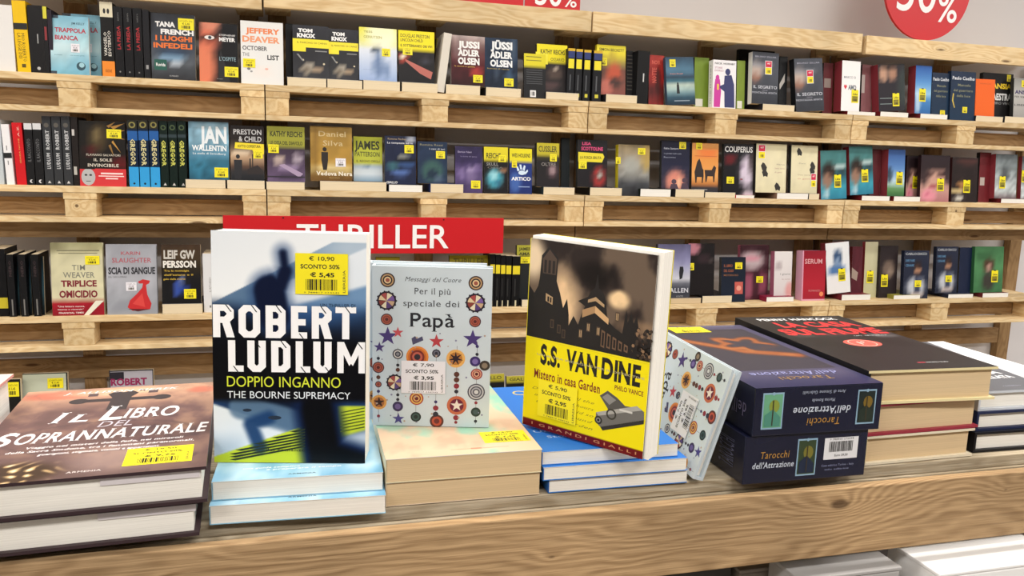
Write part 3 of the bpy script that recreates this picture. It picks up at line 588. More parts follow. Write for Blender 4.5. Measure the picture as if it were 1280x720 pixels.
F('A', 1144, 1164, 81, 143, 'bright blue hardback with an alpine landscape', dict(b=[(0, '2a56a0'), (.35, '5a94d0'), (.6, '9ac8e8'), (.7, '4a86c0'), (1, '3068a8')], s=[(.2, .75, .2, .3, 'dcecf4', .7)]), lie=(1150, 1184, 143, 149), liep='w', liecol='742830', st=('l', .25, .48, .034, .056), spine='8e3840', back='742830', t=0.045, y0=.014, hard=True, name='hardback')
PC = dict(b=[(0, '1d2c44'), (1, '15304a')], n=.08)
def pct(k): return [('Paulo Coelho', .05, .95, .1, .17, 'dfe4ea', .02, True), ('Manuale', .28, .8, .25, .3, '8a8a6a', .01, True), ('del guerriero', .12, .9, .36, .41, '8a8a6a', .01, True), ('della luce', .25, .8, .47, .52, '8a8a6a', .01, True)]
F('A', 1165, 1187, 90, 142, 'navy book with silver author name and gold title, left copy', PC, tx=pct(0), st=('y', .5, .8, .026, .026), spine='1b2a40', y0=.02)
F('A', 1188, 1219, 88, 151, 'navy book with silver author name and gold title, right copy', PC, tx=pct(1), st=('y', .5, .72, .026, .026), pr=[('poly', [(.1, .45), (.07, .6), (.17, .75), (.2, .74), (.12, .6), (.14, .46)], 'c8b040')], spine='1b2a40', y0=.012)
F('A', 1219, 1243, 98, 147, 'plain bright orange book standing at an angle', 'e8641e', tx=[('ARANCIO', .2, .8, .1, .14, 'b84a10')], spine='f27a22', y0=.02, t=.018, yaw=-6, lie=(1219, 1253, 148, 155))
F('A', 1228, 1266, 90, 148, 'black and yellow titled book partly behind the orange one', dict(b='1c1b1d'), tx=[('ANSIA', .3, .95, .22, .34, 'e8c830', .04), ('MAESTRA', .2, .96, .44, .6, 'e0e0e0', .04), ('LIBRO VIVO', .3, .95, .64, .7, '999', .01)], st=('y', .78, .02, .022, .03), base=True, y0=.055)
F('A', 1267, 1290, 97, 148, 'grey-white book with dark title, cut by the right picture edge', dict(b=[(0, '8a8a86'), (.4, 'b8b6b2'), (1, 'a09e9a')]), tx=[('ANSIA', .05, .9, .3, .4, '3a3460', .04), ('PER SEMPRE', .05, .9, .45, .5, '444', .01), ('LIBERO', .05, .9, .66, .71, '555', .02)], st=('y', .4, .05, .026, .03), lie=(1255, 1290, 149, 157), y0=.014)
GRP[0] = 'books on the second shelf'
# ---- second shelf
S('B', -8, 2.5, 149, 229, 'pale grey spine cut by the left picture edge', 'c4ccd0')
S('B', 4.5, 14.5, 155, 229, 'white spine crossed by a black band', 'efeef0', roll=-2, sp=[('rect', 0, .47, 1, .56, '1c1c1e'), ('rect', .4, .35, .5, .43, '777'), ('rect', .4, .6, .5, .67, '777')])
S('B', 17.5, 30, 153, 229, 'bright red spine beside the white one', 'cf1f26', roll=-1.5, sp=[('text', 'SENZA NOME', .5, .65, .25, .65, 'e8b060', 0, False, 1, 0, 90), ('text', 'A.Z.', .5, .7, .05, .22, 'f0d0c0', 0, False, 1, 0, 90)])
for i, (a, b) in enumerate([(31, 41.5), (42, 53)]):
    S('B', a+.5, b, 154, 229, '%s of two black spines with white tops' % ['left', 'right'][i], '1b1b1d', group='black spines with white tops', sp=[('rect', 0, 0, 1, .1, 'dadadc'), ('text', 'IL RACCONTO', .25, .7, .25, .62, '77777a', .0, False, 1, 0, 90), ('circ', .6, .94, .25, 'dcdce0', 10), ('circ', .75, .94, .2, '1b1b1d', 10)])
for i, (a, b) in enumerate([(54, 65), (66, 77), (78, 89)]):
    S('B', a, b, 145, 230, '%s of three charcoal spines with silver lettering' % ['left', 'middle', 'right'][i], '36383b', group='charcoal spines with silver lettering', top='555',
      sp=[('rect', 0, 0, 1, .06, '1c1c20'), ('circ', .5, .13, .3, '5a5650', 10), ('text', 'ROBERT', .3, .75, .2, .48, 'c4c6c8', .03, False, 1, 0, 90), ('text', 'LUDLUM', .3, .75, .53, .76, 'c4c6c8', .03, False, 1, 0, 90), ('poly', [(.3, .97), (.5, .93), (.7, .97)], 'ccc')])
S('B', 90, 98, 146, 230, 'dark brown spine with a white scrap label, beside the red banded book', '241f1e', sp=[('rect', .1, .18, .5, .27, 'c8c4c0'), ('rect', .1, .72, .6, .84, 'bbb8b0')])
F('B', 99, 157, 150, 231, 'black book with a golden sun and red paper band', dict(b=[(0, '141210'), (.5, '171310'), (1, '1a1412')], s=[(.42, .25, .24, .25, '4a3c24', .9), (.38, .22, .12, .12, '7a6a48', .8), (.25, .45, .15, .1, '5a1418', .7), (.9, .65, .3, .1, '6a1418', .8)]),
  pr=[('poly', [(.68, .08), (1, .02), (.75, .12)], 'a87a30'), ('poly', [(.72, .14), (1, .13), (.76, .18)], 'b8883a'), ('poly', [(.75, .22), (1, .27), (.76, .26)], 'a87a30'), ('poly', [(.73, .29), (.9, .48), (.7, .32)], 'b8883a'), ('poly', [(.68, .35), (.75, .55), (.63, .37)], '8a6428'), ('poly', [(.6, .07), (.8, 0), (.65, .1)], '9a7030'),
      ('rect', 0, .73, 1, 1, 'cf2f33'), ('ell', .18, .86, .15, .13, 'b4b4b4'), ('rect', 0, .73, .33, .74, '111'), ('ell', .13, .83, .03, .015, '333'), ('ell', .23, .83, .03, .015, '333'), ('rect', .13, .92, .23, .93, '555'), ('rect', .45, .79, .93, .815, 'f2d8d4'), ('rect', .4, .835, .95, .85, 'f2d8d4'), ('rect', .55, .87, .82, .89, 'f2d8d4')],
  tx=[('FLAVIANO SALVATORI', .15, .88, .5, .535, 'c8c0b0', .01), ('IL SOLE', .3, .7, .57, .615, 'd8d0c0', .02, True), ('INVINCIBILE', .17, .84, .65, .7, 'd8d0c0', .02, True)], st=('y', .6, .12, .045, .03), y0=.012, hard=True, spine='111', name='hardback')
for i, (a, b) in enumerate([(160, 172.5), (173.5, 186), (187, 199)]):
    S('B', a, b, 150, 232, '%s of three black and bright blue spines' % ['left', 'middle', 'right'][i], '12233c', group='blue footed spines', sp=[('rect', 0, 0, 1, .13, '1c1c14'), ('ring', .5, .07, .35, .2, '8a8248', 12), ('rect', 0, .16, 1, .3, '1e5aa0'), ('rect', 0, .7, 1, 1, '2f9fe0'), ('text', 'GREGOR', .25, .78, .28, .68, 'd8cf9a', .03, False, 1, 0, -90), ('circ', .5, .95, .12, '123', 8)])
for i, (a, b) in enumerate([(200, 210), (211, 221.5), (222.5, 233)]):
    S('B', a, b, 151, 233, '%s of three black-green spines with yellow lettering' % ['left', 'middle', 'right'][i], '10201c', group='dark green spines with yellow lettering', sp=[('ring', .5, .1, .35, .2, '4a5a3a', 12), ('rect', 0, .2, 1, .25, '2a3a40'), ('text', 'GREGOR', .22, .78, .29, .68, 'cfd060', .03, False, 1, 0, -90), ('poly', [(.3, .97), (.5, .93), (.7, .97)], 'ccc')])
F('B', 236, 286, 151, 224, 'blue seascape thriller with tall white author name', dict(b=[(0, '6f95ac'), (.3, '86aec2'), (.55, '5a8ca6'), (.7, '34708a'), (1, '2a6078')], n=.35, ns=9, s=[(.6, .1, .5, .1, 'a8c4d2', .6)]),
  tx=[('JAN', .27, .95, .06, .36, 'e6ecf0', .04), ('WALLENTIN', .08, .94, .4, .5, 'f0f4f6', .03), ('La stella di Strindberg', .1, .92, .53, .565, 'dfe8ec', .01)], lie=(232, 282, 226, 237), st=('y', .63, .79, .045, .034), y0=.014, t=.03)
F('B', 288, 330, 156, 227, 'thriller with yellow title band and a dark figure before smoking chimneys', dict(b=[(0, '221c1e'), (.28, '241e1e'), (.45, '7a6450'), (.6, 'c0a080'), (.75, '5a4438'), (.85, '2c2c30'), (1, '202226')], s=[(.3, .5, .3, .08, 'e8d4b8', .8)]),
  tx=[('PRESTON', .1, .93, .06, .16, 'c4c4c6', .02), ('& CHILD', .25, .93, .19, .29, 'c4c4c6', .02), ('SOTTO COPERTURA', .22, .9, .35, .4, '4a430f', .02)], pr=[('poly', [(.15, .31), (1, .33), (1, .52), (.7, .5), (.65, .44), (.12, .42)], 'eed82a'), ('ell', .22, .57, .06, .04, '1a1a1e'), ('poly', [(.1, .63), (.34, .63), (.34, .78), (.3, .98), (.12, .98)], '1b1c22'), ('rect', .56, .6, .6, .85, '1e1a1a'), ('rect', .64, .52, .67, .85, '1e1a1a'), ('poly', [(.5, .8), (.8, .72), (1, .84), (1, .88), (.5, .88)], '241c1c')],
  lie=(284, 331, 228, 239), st=('y', .68, .45, .032, .028), y0=.014)
F('B', 334, 381, 157, 230, 'olive topped thriller with violet skeletal hands', dict(b=[(0, '9a9a3c'), (.38, '9a9a3a'), (.4, '3c3040'), (.6, '4a3c50'), (1, '6a5878')], s=[(.3, .6, .18, .1, 'c8b4a8', .9), (.8, .58, .13, .12, 'b4a8b4', .9), (.55, .74, .3, .07, 'a08cb0', .8), (.6, .9, .4, .06, '2c2434', .7)]),
  tx=[('KATHY REICHS', .08, .94, .08, .18, '38380e', .03), ('LE OSSA DEL DIAVOLO', .08, .94, .26, .33, '38380e', .02)], pr=[('poly', [(.3, .7), (.45, .68), (.95, .85), (.85, .92)], 'a894b0'), ('rect', 0, .9, 1, .925, '2a2230')], lie=(333, 381, 231, 241), st=('y', .03, .33, .036, .03), y0=.014)
F('B', 388, 440, 157, 231, 'thick golden brown novel with a dark walking figure', dict(b=[(0, 'a08040'), (.4, 'a8843c'), (.7, 'b89040'), (.8, 'd8c488'), (.9, '7a5a2c'), (1, '6a4c24')], n=.15, s=[(.1, .5, .12, .6, '7a5c2c', .6), (.5, .72, .5, .06, 'e8d8a8', .6)]),
  tx=[('Daniel', .2, .86, .08, .18, 'c8b484', .01, True), ('Silva', .3, .78, .25, .35, 'c8b484', .01, True), ('Vedova Nera', .13, 1.0, .82, .9, 'f2ecdc', .02, True), ('Romanzo', .45, .7, .93, .95, 'c8b070')],
  pr=[('ell', .34, .42, .05, .04, '1e1610'), ('poly', [(.26, .47), (.42, .47), (.42, .62), (.39, .8), (.3, .8), (.26, .62)], '1e1610')], lie=(400, 483, 231, 243), liecol='5a4630', st=('w', .6, .58, .036, .03), spine='8a6a34', y0=.012, t=.035)
F('B', 442, 478, 170, 229, 'lime green thriller with black author name and a white-blue lower picture', dict(b=[(0, 'bcc23c'), (.6, 'c0c44a'), (.66, 'a8bcc8'), (.8, 'e6eef4'), (1, '88a8c0')], s=[(.45, .7, .15, .04, '2a4a7a', .9)]),
  tx=[('JAMES', .04, .9, .08, .28, '32381a', .03), ('PATTERSON', .04, .9, .33, .44, '5a6020', .02), ('IL REGNO DEGLI', .1, .9, .52, .57, '3a3c18', .01)], y0=.05, base=True)
F('B', 481, 520, 169, 231, 'midnight blue novel with painted clouds, left of the pair', dict(b='1c2440', n=.15, s=[(.25, .62, .2, .1, '3c6a74', .9), (.7, .6, .3, .08, '3a5a90', .8), (.5, .78, .4, .06, '5a78b8', .9), (.6, .4, .2, .06, 'a8a898', .7), (.85, .05, .2, .08, 'c8ccd4', .8), (.7, .5, .4, .04, '101420', .9)]),
  tx=[('Romina Fischer', .1, .7, .04, .08, 'a08c70', .01), ('La tempesta ed io', .08, .9, .12, .16, 'dcdce4', .01), ('GIALLO', .05, .4, .93, .98, 'e8e8e8', .02)], lie=(486, 528, 232.5, 241.5), liep='w', liecol='16203a', st=('y', .63, .18, .034, .03), y0=.014)
F('B', 522, 559, 176, 234, 'midnight blue novel with a green speckled ring, right of the pair', dict(b='20304a', n=.15, s=[(.5, .7, .42, .3, '3a5c58', 1), (.5, .78, .22, .15, '1c2c40', .9), (.7, .9, .2, .1, '5a6a80', .7)]),
  tx=[('Romina Rossi', .08, .85, .05, .1, '8a8468', .01), ('I cani di ieri', .4, .92, .15, .19, 'c8ccd4', .01)], lie=(538, 579, 234, 245), liecol='24387c', st=('y', .62, .22, .034, .028), y0=.02)
F('B', 569, 603, 182, 238, 'purple paperback with a faded group photograph', dict(b=[(0, '2e2848'), (.35, '3a3058'), (.5, '5a4c78'), (1, '4a3c66')], n=.2, s=[(.25, .6, .15, .15, '8a78a8', .7), (.55, .5, .12, .1, 'a898c0', .8), (.8, .45, .1, .1, '8a78a8', .7), (.6, .65, .2, .15, '8878a0', .6)]),
  tx=[('Enrico Nesi', .1, .6, .1, .14, 'aaa0c0', .01), ('la donna del parco', .2, .8, .2, .23, '8a80a8')], st=('y', .58, .73, .036, .03), y0=.014)
F('B', 605, 635, 183, 238, 'black thriller with yellow top and a glowing blue glass ball', dict(b=[(0, 'ded030'), (.25, 'd8ca30'), (.28, '1c1a1c'), (1, '18161a')], s=[(.45, .68, .4, .24, '4aa0b4', 1), (.4, .6, .2, .12, 'a8dce4', .8), (.6, .78, .14, .08, '2a5a78', .7), (.8, .5, .2, .06, 'a87a5a', .8)]),
  tx=[('REICHS', .1, .7, .12, .24, '3a3610', .02), ('SKULL', .1, .6, .33, .4, '8a8a88', .02), ('OSSA', .15, .8, .42, .46, '77706a')], st=('y', .6, .17, .03, .026), y0=.016)
F('B', 637, 665, 185, 240, 'royal blue thriller with yellow top and a white handprint', dict(b=[(0, 'e4d82a'), (.28, 'e4d82a'), (.31, '24387e'), (1, '1f2f6a')], s=[(.25, .75, .3, .25, '5078c0', .7)]),
  tx=[('WES HOLKINS', .1, .92, .1, .19, '3a3610', .02), ('ARTICO', .08, .94, .62, .7, 'f0f2f6', .03)], pr=[('ell', .55, .53, .16, .05, 'd0e2f4', 14), ('poly', [(.35, .5), (.3, .4), (.36, .39), (.45, .48)], 'd0e2f4'), ('poly', [(.47, .46), (.44, .35), (.52, .35), (.56, .46)], 'd0e2f4'), ('poly', [(.58, .46), (.64, .36), (.71, .38), (.67, .49)], 'd0e2f4'), ('poly', [(.68, .52), (.8, .45), (.82, .5), (.7, .57)], 'd0e2f4'), ('rect', .4, .83, .9, .85, '8aa0d0')], st=('y', .1, .27, .02, .026), y0=.014)
F('B', 671, 699, 178, 236, 'black thriller with dull yellow top and a small white flash', dict(b=[(0, 'c0b430'), (.3, 'b8ac30'), (.34, '201e20'), (1, '242024')], s=[(.7, .62, .14, .1, 'e0d4d0', .9), (.7, .62, .25, .2, '7a5a64', .6)]), tx=[('CUSSLER', .08, .9, .06, .2, '4a4612', .02), ('OLTRE', .2, .85, .44, .52, '8a8480', .01)], lie=(679, 718, 236.5, 246), liecol='16303c', st=('y', .58, .25, .028, .028), y0=.014, t=.03)
F('B', 702, 712, 172, 234, 'dark cover edge with pale pages behind the dull yellow thriller', '1b2226', y0=.06, t=.015)
F('B', 722, 759, 174, 235, 'black thriller with pink author name, yellow band and a red cup', dict(b='1c1a1e', s=[(.72, .78, .25, .26, 'a83434', .95), (.75, .75, .14, .1, '3c4a44', .9), (.75, .72, .1, .06, 'c8c8c0', .8)]),
  tx=[('LISA', .15, .45, .04, .11, 'd8487c', .03), ('SCOTTOLINE', .12, .85, .14, .22, 'd8487c', .03), ('LA FORZA BRUTA', .08, .8, .34, .4, '5a5410', .02)], pr=[('poly', [(.02, .26), (.85, .28), (.9, .35), (.82, .47), (.02, .46)], 'e4d42a')], lie=(737, 777, 237, 247), liecol='141414', st=('y', .03, .46, .034, .028), y0=.014)
F('B', 773, 812, 180, 235, 'hazy landscape thriller in grey and ochre with a yellow edge', dict(b=[(0, '8a7a5a'), (.3, '9a9080'), (.6, '8a8a86'), (.75, '44464a'), (1, '2c2e32')], n=.25, s=[(.4, .4, .3, .2, 'a8aca8', .7), (.9, .25, .2, .3, 'b8963c', .6), (.55, .88, .1, .07, '1a1c20', .9)]), st=[('y', .62, .06, .032, .026), ('y', -.08, .25, .02, .026)], spine='d8c82e', y0=.02, t=.03)
LIE('B', 800, 838, 238.5, 248, 'white page edges of a dark green book lying alone, second shelf', '1c241a', 'w')
F('B', 827, 862, 175, 233, 'navy novel with a salmon mountain and small figures', dict(b=[(0, '1a1c30'), (.5, '20223a'), (.55, '2a2a40'), (1, '2c2a3c')], s=[(.5, .85, .4, .28, 'd88a78', 1), (.65, .88, .1, .14, 'f0c8a0', .8)]), tx=[('Fabio Santoro', .08, .6, .14, .18, 'b8bcc8', .01), ('La giustizia della notte', .08, .7, .25, .28, '9aa0b4'), ('Racconto', .08, .5, .33, .36, '9aa0b4')],
  pr=[('ell', .45, .85, .09, .05, '4a3848'), ('poly', [(.3, 1), (.35, .9), (.55, .9), (.62, 1)], '4a3848'), ('ell', .82, .82, .08, .05, '4a3848'), ('poly', [(.7, 1), (.74, .88), (.92, .88), (1, 1)], '4a3848')], lie=(844, 880, 236, 246), st=('y', .62, .02, .03, .028), y0=.02)
F('B', 865, 898, 178, 235, 'orange sunset western with black horses and rider', dict(b=[(0, 'd89a58'), (.35, 'e0944a'), (.7, 'e8a860'), (.88, 'b06a34'), (.91, '3a3438'), (1, '34343a')], s=[(.6, .2, .5, .08, 'e8743a', .7)]),
  pr=[('poly', [(.2, .38), (.28, .32), (.34, .4), (.4, .52), (.44, .55), (.45, .68), (.42, .82), (.38, .82), (.38, .7), (.2, .7), (.18, .82), (.14, .82), (.1, .6)], '241816'), ('poly', [(.48, .55), (.75, .55), (.84, .45), (.92, .5), (.88, .62), (.86, .8), (.82, .8), (.8, .68), (.6, .68), (.56, .8), (.52, .8), (.5, .65)], '2c1c18'), ('rect', .1, .26, .95, .275, 'c86a34'), ('rect', .1, .95, .6, .965, '999')],
  lie=(881, 919, 240, 247), st=('y', .14, .0, .028, .026), y0=.02)
F('B', 905, 942, 179, 239, 'black novel with the white profile of a woman', dict(b='16151a', s=[(.78, .5, .28, .34, 'd6cadc', 1), (.65, .42, .06, .05, '8a7a90', .7), (.98, .3, .14, .4, '2a2020', .9), (.85, .95, .25, .14, 'd8ccd8', .9), (.2, .28, .25, .1, '6a1c22', .9)]),
  tx=[('COUPERUS', .02, .96, .04, .15, 'dcdcdc', .02), ('romanzo', .05, .2, .93, .95, 'ccc')], pr=[('ell', .6, .65, .05, .015, '8a4a58')], st=('y', .1, .61, .034, .028), y0=.016)
LIE('B', 920, 943, 241, 245, 'red covered book lying flat beneath the profile of a woman, second shelf', 'd8343c', 'w')
CR = dict(b=[(0, 'e0d8b4'), (.6, 'e4dcba'), (1, 'd8d0ac')], n=.05)
def cats(a): return [('poly', [(x+dx, y+dy) for dx, dy in ((0, 0), (.06, -.07), (.12, -.05), (.2, .03), (.18, .1), (.1, .08), (.05, .1))], '2a2622') for x, y in a]
F('B', 945, 983, 179, 238, 'cream book with black cat shapes and a red label', CR, pr=cats([(.16, .45), (.2, .58), (.62, .86)]), tx=[('Marco', .68, .94, .4, .43, '9a8c78'), ('Sette storie', .62, .94, .48, .51, 'b08878'), ('di gatti', .62, .85, .56, .59, 'b08878')], st=('r', .06, .02, .034, .06), lie=(971, 1010, 240, 247.5), liep='w', liecol='8a7060', y0=.016)
F('B', 989, 1022, 181, 236, 'cream book with black cat shapes, label at its right edge', CR, pr=cats([(.2, .12), (.72, .4), (.7, .5)]), tx=[('Dario', .3, .55, .36, .39, '9a9480'), ('Otto storie', .25, .75, .6, .63, 'b0a080'), ('di gatti', .25, .75, .68, .71, 'd09a80')], st=('r', .76, .58, .025, .06), liecol='1c1c30', lie=(1011, 1024, 238.5, 246), y0=.02)
TM = dict(b=[(0, '3f7476'), (.3, '4a8080'), (.5, '2c5c68'), (.75, '3c9ab0'), (1, '2c7c98')], n=.1, s=[(.32, .42, .3, .2, '2a201c', 1), (.25, .62, .2, .2, '9a7460', .95), (.75, .35, .3, .04, 'c8d8d8', .8), (.85, .45, .2, .06, '22343c', .8), (.2, .9, .1, .14, 'dce4e6', .7)])
F('B', 1026, 1058, 188, 246, 'teal hardback with a bowed dark-haired man, left copy', TM, st=('l', .52, .5, .034, .056), spine='7a2c34', back='5a2026', hard=True, name='hardback', y0=.013, t=0.04, roll=-3)
F('B', 1062, 1091, 183, 243, 'teal hardback with a bowed dark-haired man, right copy', TM, st=('l', .5, .48, .034, .056), spine='7a2c34', back='5a2026', hard=True, name='hardback', lie=(1077, 1112, 244, 250), liep='w', liecol='6a1c22', y0=.016, t=0.04, roll=-4)
F('B', 1088, 1101, 186, 244, 'maroon back cover right of the teal hardbacks', dict(b='5c242a', n=.15), y0=.05)
F('B', 1110, 1131, 186, 242, 'blue sky hardback with green hills', dict(b=[(0, '30508c'), (.4, '5a86c0'), (.7, 'c4dcea'), (.85, '5a8a50'), (1, '3c6a40')], s=[(.1, .55, .2, .2, '22303c', .8)]), st=('l', .5, .48, .034, .056), spine='8e3c44', back='6a262c', hard=True, name='hardback', lie=(1117, 1150, 245, 251), liep='w', liecol='6a1c22', t=0.045, y0=.014)
GF = dict(b=[(0, '2c2026'), (.25, '281c20'), (.4, 'c49a8a'), (.7, 'c89c8e'), (1, 'a87074')], s=[(.1, .4, .2, .3, '2a1e22', .9), (.95, .4, .14, .3, '2a1e22', .9), (.3, .42, .1, .03, '3a2424', .9), (.7, .42, .1, .03, '3a2424', .9), (.45, .68, .15, .03, 'a04a50', .9), (.3, .86, .3, .16, 'e090a0', .95), (.3, .86, .08, .05, 'b84a68', .8)])
F('B', 1133, 1149, 194, 246, 'portrait hardback of a girl with a pink flower, partly hidden rear copy', GF, st=('l', .5, .45, .03, .056), y0=.055, hard=True, name='hardback', spine='2a1a1e')
F('B', 1151, 1187, 193, 248, 'portrait hardback of a girl with a pink flower, front copy', GF, st=('l', .57, .5, .038, .056), y0=.013, hard=True, name='hardback', spine='2a1a1e')
F('B', 1190, 1222, 196, 249, 'dark brown hardback with a candlelit reader', dict(b='241a1a', n=.2, s=[(.4, .6, .2, .1, 'b88450', .9), (.2, .75, .3, .06, 'd8c088', .9), (.3, .9, .2, .08, 'e0dcd0', .9), (.6, .1, .5, .08, '5a3430', .7)]), st=('l', .45, .5, .038, .058), y0=.013, hard=True, name='hardback', spine='3a1c1e')
F('B', 1224, 1238, 190, 250, 'maroon back cover with a small white scrap label, near the right edge', dict(b='6a2228', n=.12), pr=[('rect', .1, .5, .5, .66, 'b8aca4')], y0=.045)
FG = dict(b=[(0, '5c6468'), (.4, '8a9496'), (.6, 'aab2b4'), (.85, 'c4cccc'), (1, '6a5a5e')], n=.4, ns=12, s=[(.42, .45, .2, .2, '44484c', .8)])
F('B', 1244, 1271, 192, 248, 'grey wintry forest hardback, left copy', FG, st=('l', .2, .5, .034, .056), lie=(1251, 1290, 248.5, 254), liep='w', liecol='6a2228', y0=.016, hard=True, name='hardback', spine='8e3840', t=0.045)
F('B', 1277, 1300, 195, 249, 'grey wintry forest hardback, right copy cut by the picture edge', FG, st=('l', .0, .3, .034, .056), y0=.03, hard=True, name='hardback', spine='8e3840')
GRP[0] = 'books on the third shelf'
# ---- third shelf
S('C', -12, 8, 311, 390, 'thick black spine with yellow label at the far left', '121214', sp=[('rect', .2, .72, 1, .88, 'c8b82a')], top='333')
for i, (a, b) in enumerate([(9, 18), (24, 33), (40, 49)]):
    S('C', a, b, 318, 391, '%s of three black spined books with dark blue covers' % ['left', 'middle', 'right'][i], '141416', group='black spines with grey foot stripe', roll=0, y0=.01,
      sp=[('text', 'NERO', .3, .7, .1, .35, '4a3a3c', 0, False, 1, 0, 90), ('rect', .42, .72, .62, .98, '7c7a76')], top='777')
    F('C', b+.5, b+6, 320, 390, 'dark teal cover side seen beside a black spine, %s of three' % ['left', 'middle', 'right'][i], dict(b=[(0, '141a1e'), (.3, '2c4a58'), (.6, '40606c'), (1, '101416')]), y0=.03, t=.01)
F('C', 64, 129, 303, 390, 'cream hardback with dark red title and red foot band', dict(b=[(0, 'a8a47c'), (.2, 'cfcaa6'), (.8, 'd2cdaa'), (.82, 'a01c2a'), (1, '8c1826')], n=.12, s=[(.1, .05, .2, .1, '6a6448', .6), (.8, .05, .3, .06, '8a8460', .5)]),
  tx=[('TIM', .4, .66, .3, .375, '7a7a70', .01, True), ('WEAVER', .22, .84, .4, .48, '7a7a70', .01, True), ('TRIPLICE', .18, .87, .51, .6, '7c1c2c', .04), ('OMICIDIO', .14, .88, .65, .75, '7c1c2c', .04), ('"Una lettura oscura,', .1, .62, .86, .885, 'f0dcd8', .01), ('intensa e viscerale"', .1, .6, .905, .925, 'f0dcd8', .01), ('FINANCIAL TIMES', .12, .6, .95, .975, 'f0dcd8', .02)],
  pr=[('rect', .12, .1, .94, .115, '77735a'), ('rect', .15, .14, .9, .15, '77735a'), ('poly', [(.6, 1), (.84, .8), (1, .8), (.7, 1)], 'e8e4d0')], st=('y', .66, .18, .045, .03), hard=True, name='hardback', spine='c8c4a4', y0=.012)
F('C', 133, 196, 305, 390, 'silver grey hardback with black title and a red draped figure', dict(b=[(0, '9a9ca4'), (.5, 'aeb0b8'), (1, '9498a0')], n=.1, s=[(.5, .9, .5, .1, '8a8e98', .5)]),
  tx=[('KARIN', .3, .68, .1, .15, 'b0525c', .01), ('SLAUGHTER', .12, .9, .19, .26, 'b0525c', .01), ('SCIA DI SANGUE', .04, .97, .32, .42, '2a2a30', .04), ('DAL CASO A SPIRALE', .04, .4, .45, .475, '555')],
  pr=[('poly', [(.62, .53), (.72, .5), (.86, .52), (.84, .56), (.78, .58), (.8, .72), (.88, .85), (.85, .93), (.5, .95), (.4, .9), (.45, .8), (.6, .7), (.7, .62), (.72, .56), (.64, .56)], 'c4282c'), ('poly', [(.5, .85), (.7, .7), (.75, .9)], 'd84440'), ('poly', [(.4, .92), (.85, .93), (.6, .96)], '5a1a20')], st=('w', .38, .54, .034, .03), hard=True, name='hardback', spine='8c9098', y0=.012)
F('C', 202, 251, 305, 379, 'dark brown thriller with white and gold lettering and blue light beams', dict(b=[(0, '3c2c20'), (.2, '4a3a28'), (.4, '2c2418'), (.6, '141418'), (1, '141416')], n=.2, s=[(.38, .75, .12, .15, '3c58b0', .9), (.55, .75, .1, .12, '2c48a0', .9), (.47, .62, .1, .06, '8aa0e0', .7)]),
  tx=[('LEIF GW', .06, .86, .09, .24, 'c8c4bc', .04), ('PERSSON', .04, .88, .27, .39, 'e8e4dc', .04), ('Tra la nostalgia', .06, .7, .43, .46, 'c8a83a', .02), ('dell\'estate e il', .06, .8, .5, .53, 'c8a83a', .02), ('gelo della morte', .04, .6, .57, .6, 'c8a83a', .02)], lie=(203, 253, 380, 392.5), st=('y', .56, .76, .04, .034), y0=.014)
S('C', 254, 268, 317, 391, 'white spine beside the front display book', 'dfe0e2', sp=[('text', 'IL RITORNO', .5, .7, .4, .65, '888', 0, False, 1, 0, 90), ('rect', .5, .88, .65, .92, '777')])
F('C', 470, 500, 321, 376, 'olive and black cover seen under the red sign, left', dict(b=[(0, 'a89c2a'), (.25, 'a09428'), (.3, '181818'), (1, '141414')]), y0=.03)
F('C', 562, 611, 319, 374, 'olive topped black book under the red sign', dict(b=[(0, 'a89c2a'), (.25, 'a09428'), (.3, '181818'), (1, '141414')]), tx=[('THRILLER', .1, .9, .05, .2, '6a6218', .02)], y0=.04)
for i, (a, b) in enumerate([(612, 618.5), (619, 625), (625.5, 631.5), (632, 639), (640, 650)]):
    S('C', a, b, 318+i*.6, 381, '%s of five black spines with bright yellow labels' % ['first', 'second', 'third', 'fourth', 'fifth'][i], '121214', group='black spines with bright yellow labels',
      sp=[('rect', .05, .19, .95, .36, 'e6d22a' if i > 0 else 'd8c428'), ('rect', .4, .88, .6, 1, 'd0c8a8'), ('rect', .3, .45, .45, .8, '2c2c2c')])
F('C', 646, 667, 306, 372, 'thriller with olive yellow panel behind the castle book', dict(b=[(0, 'a8a43a'), (.2, 'a8a43a'), (.24, '2a2c2a'), (1, '1e2224')]), tx=[('JAMES', .12, .8, .04, .1, '3a3810', .03), ('AMAT', .12, .95, .13, .19, '3a3810', .03)], lie=(652, 675, 373, 382), st=('y', .2, .22, .04, .026), y0=.03)
F('C', 822, 863, 305, 368, 'cool grey-violet novel with a small black figure', dict(b=[(0, '5a5878'), (.3, '8a8ab0'), (.5, 'b4b6c8'), (.62, 'd8dae2'), (.68, '4a4c58'), (.9, '34363e'), (1, 'a8aab8')], n=.15), tx=[('FALLEN', .3, .96, .74, .82, 'd0d2dc', .02, True), ('KATE', .6, .8, .87, .9, 'aaa')], pr=[('poly', [(.68, .38), (.78, .38), (.8, .45), (.76, .58), (.68, .6), (.66, .48)], '181a22')], y0=.02)
F('C', 860, 893, 304, 362, 'black novel with a pink panel corner', dict(b='1a1618', s=[(.15, .08, .35, .16, 'c48090', .9), (.6, .3, .3, .1, '3a2a30', .7), (.85, .37, .1, .04, 'c8b8b0', .8)]), st=('y', .0, .38, .028, .03), lie=(878, 915, 363, 372), liecol='101014', y0=.03)
LIE('C', 838, 876, 373, 380, 'thick lying book with tan page edges left of the pink-cornered novel, third shelf', '3a3430', 't')
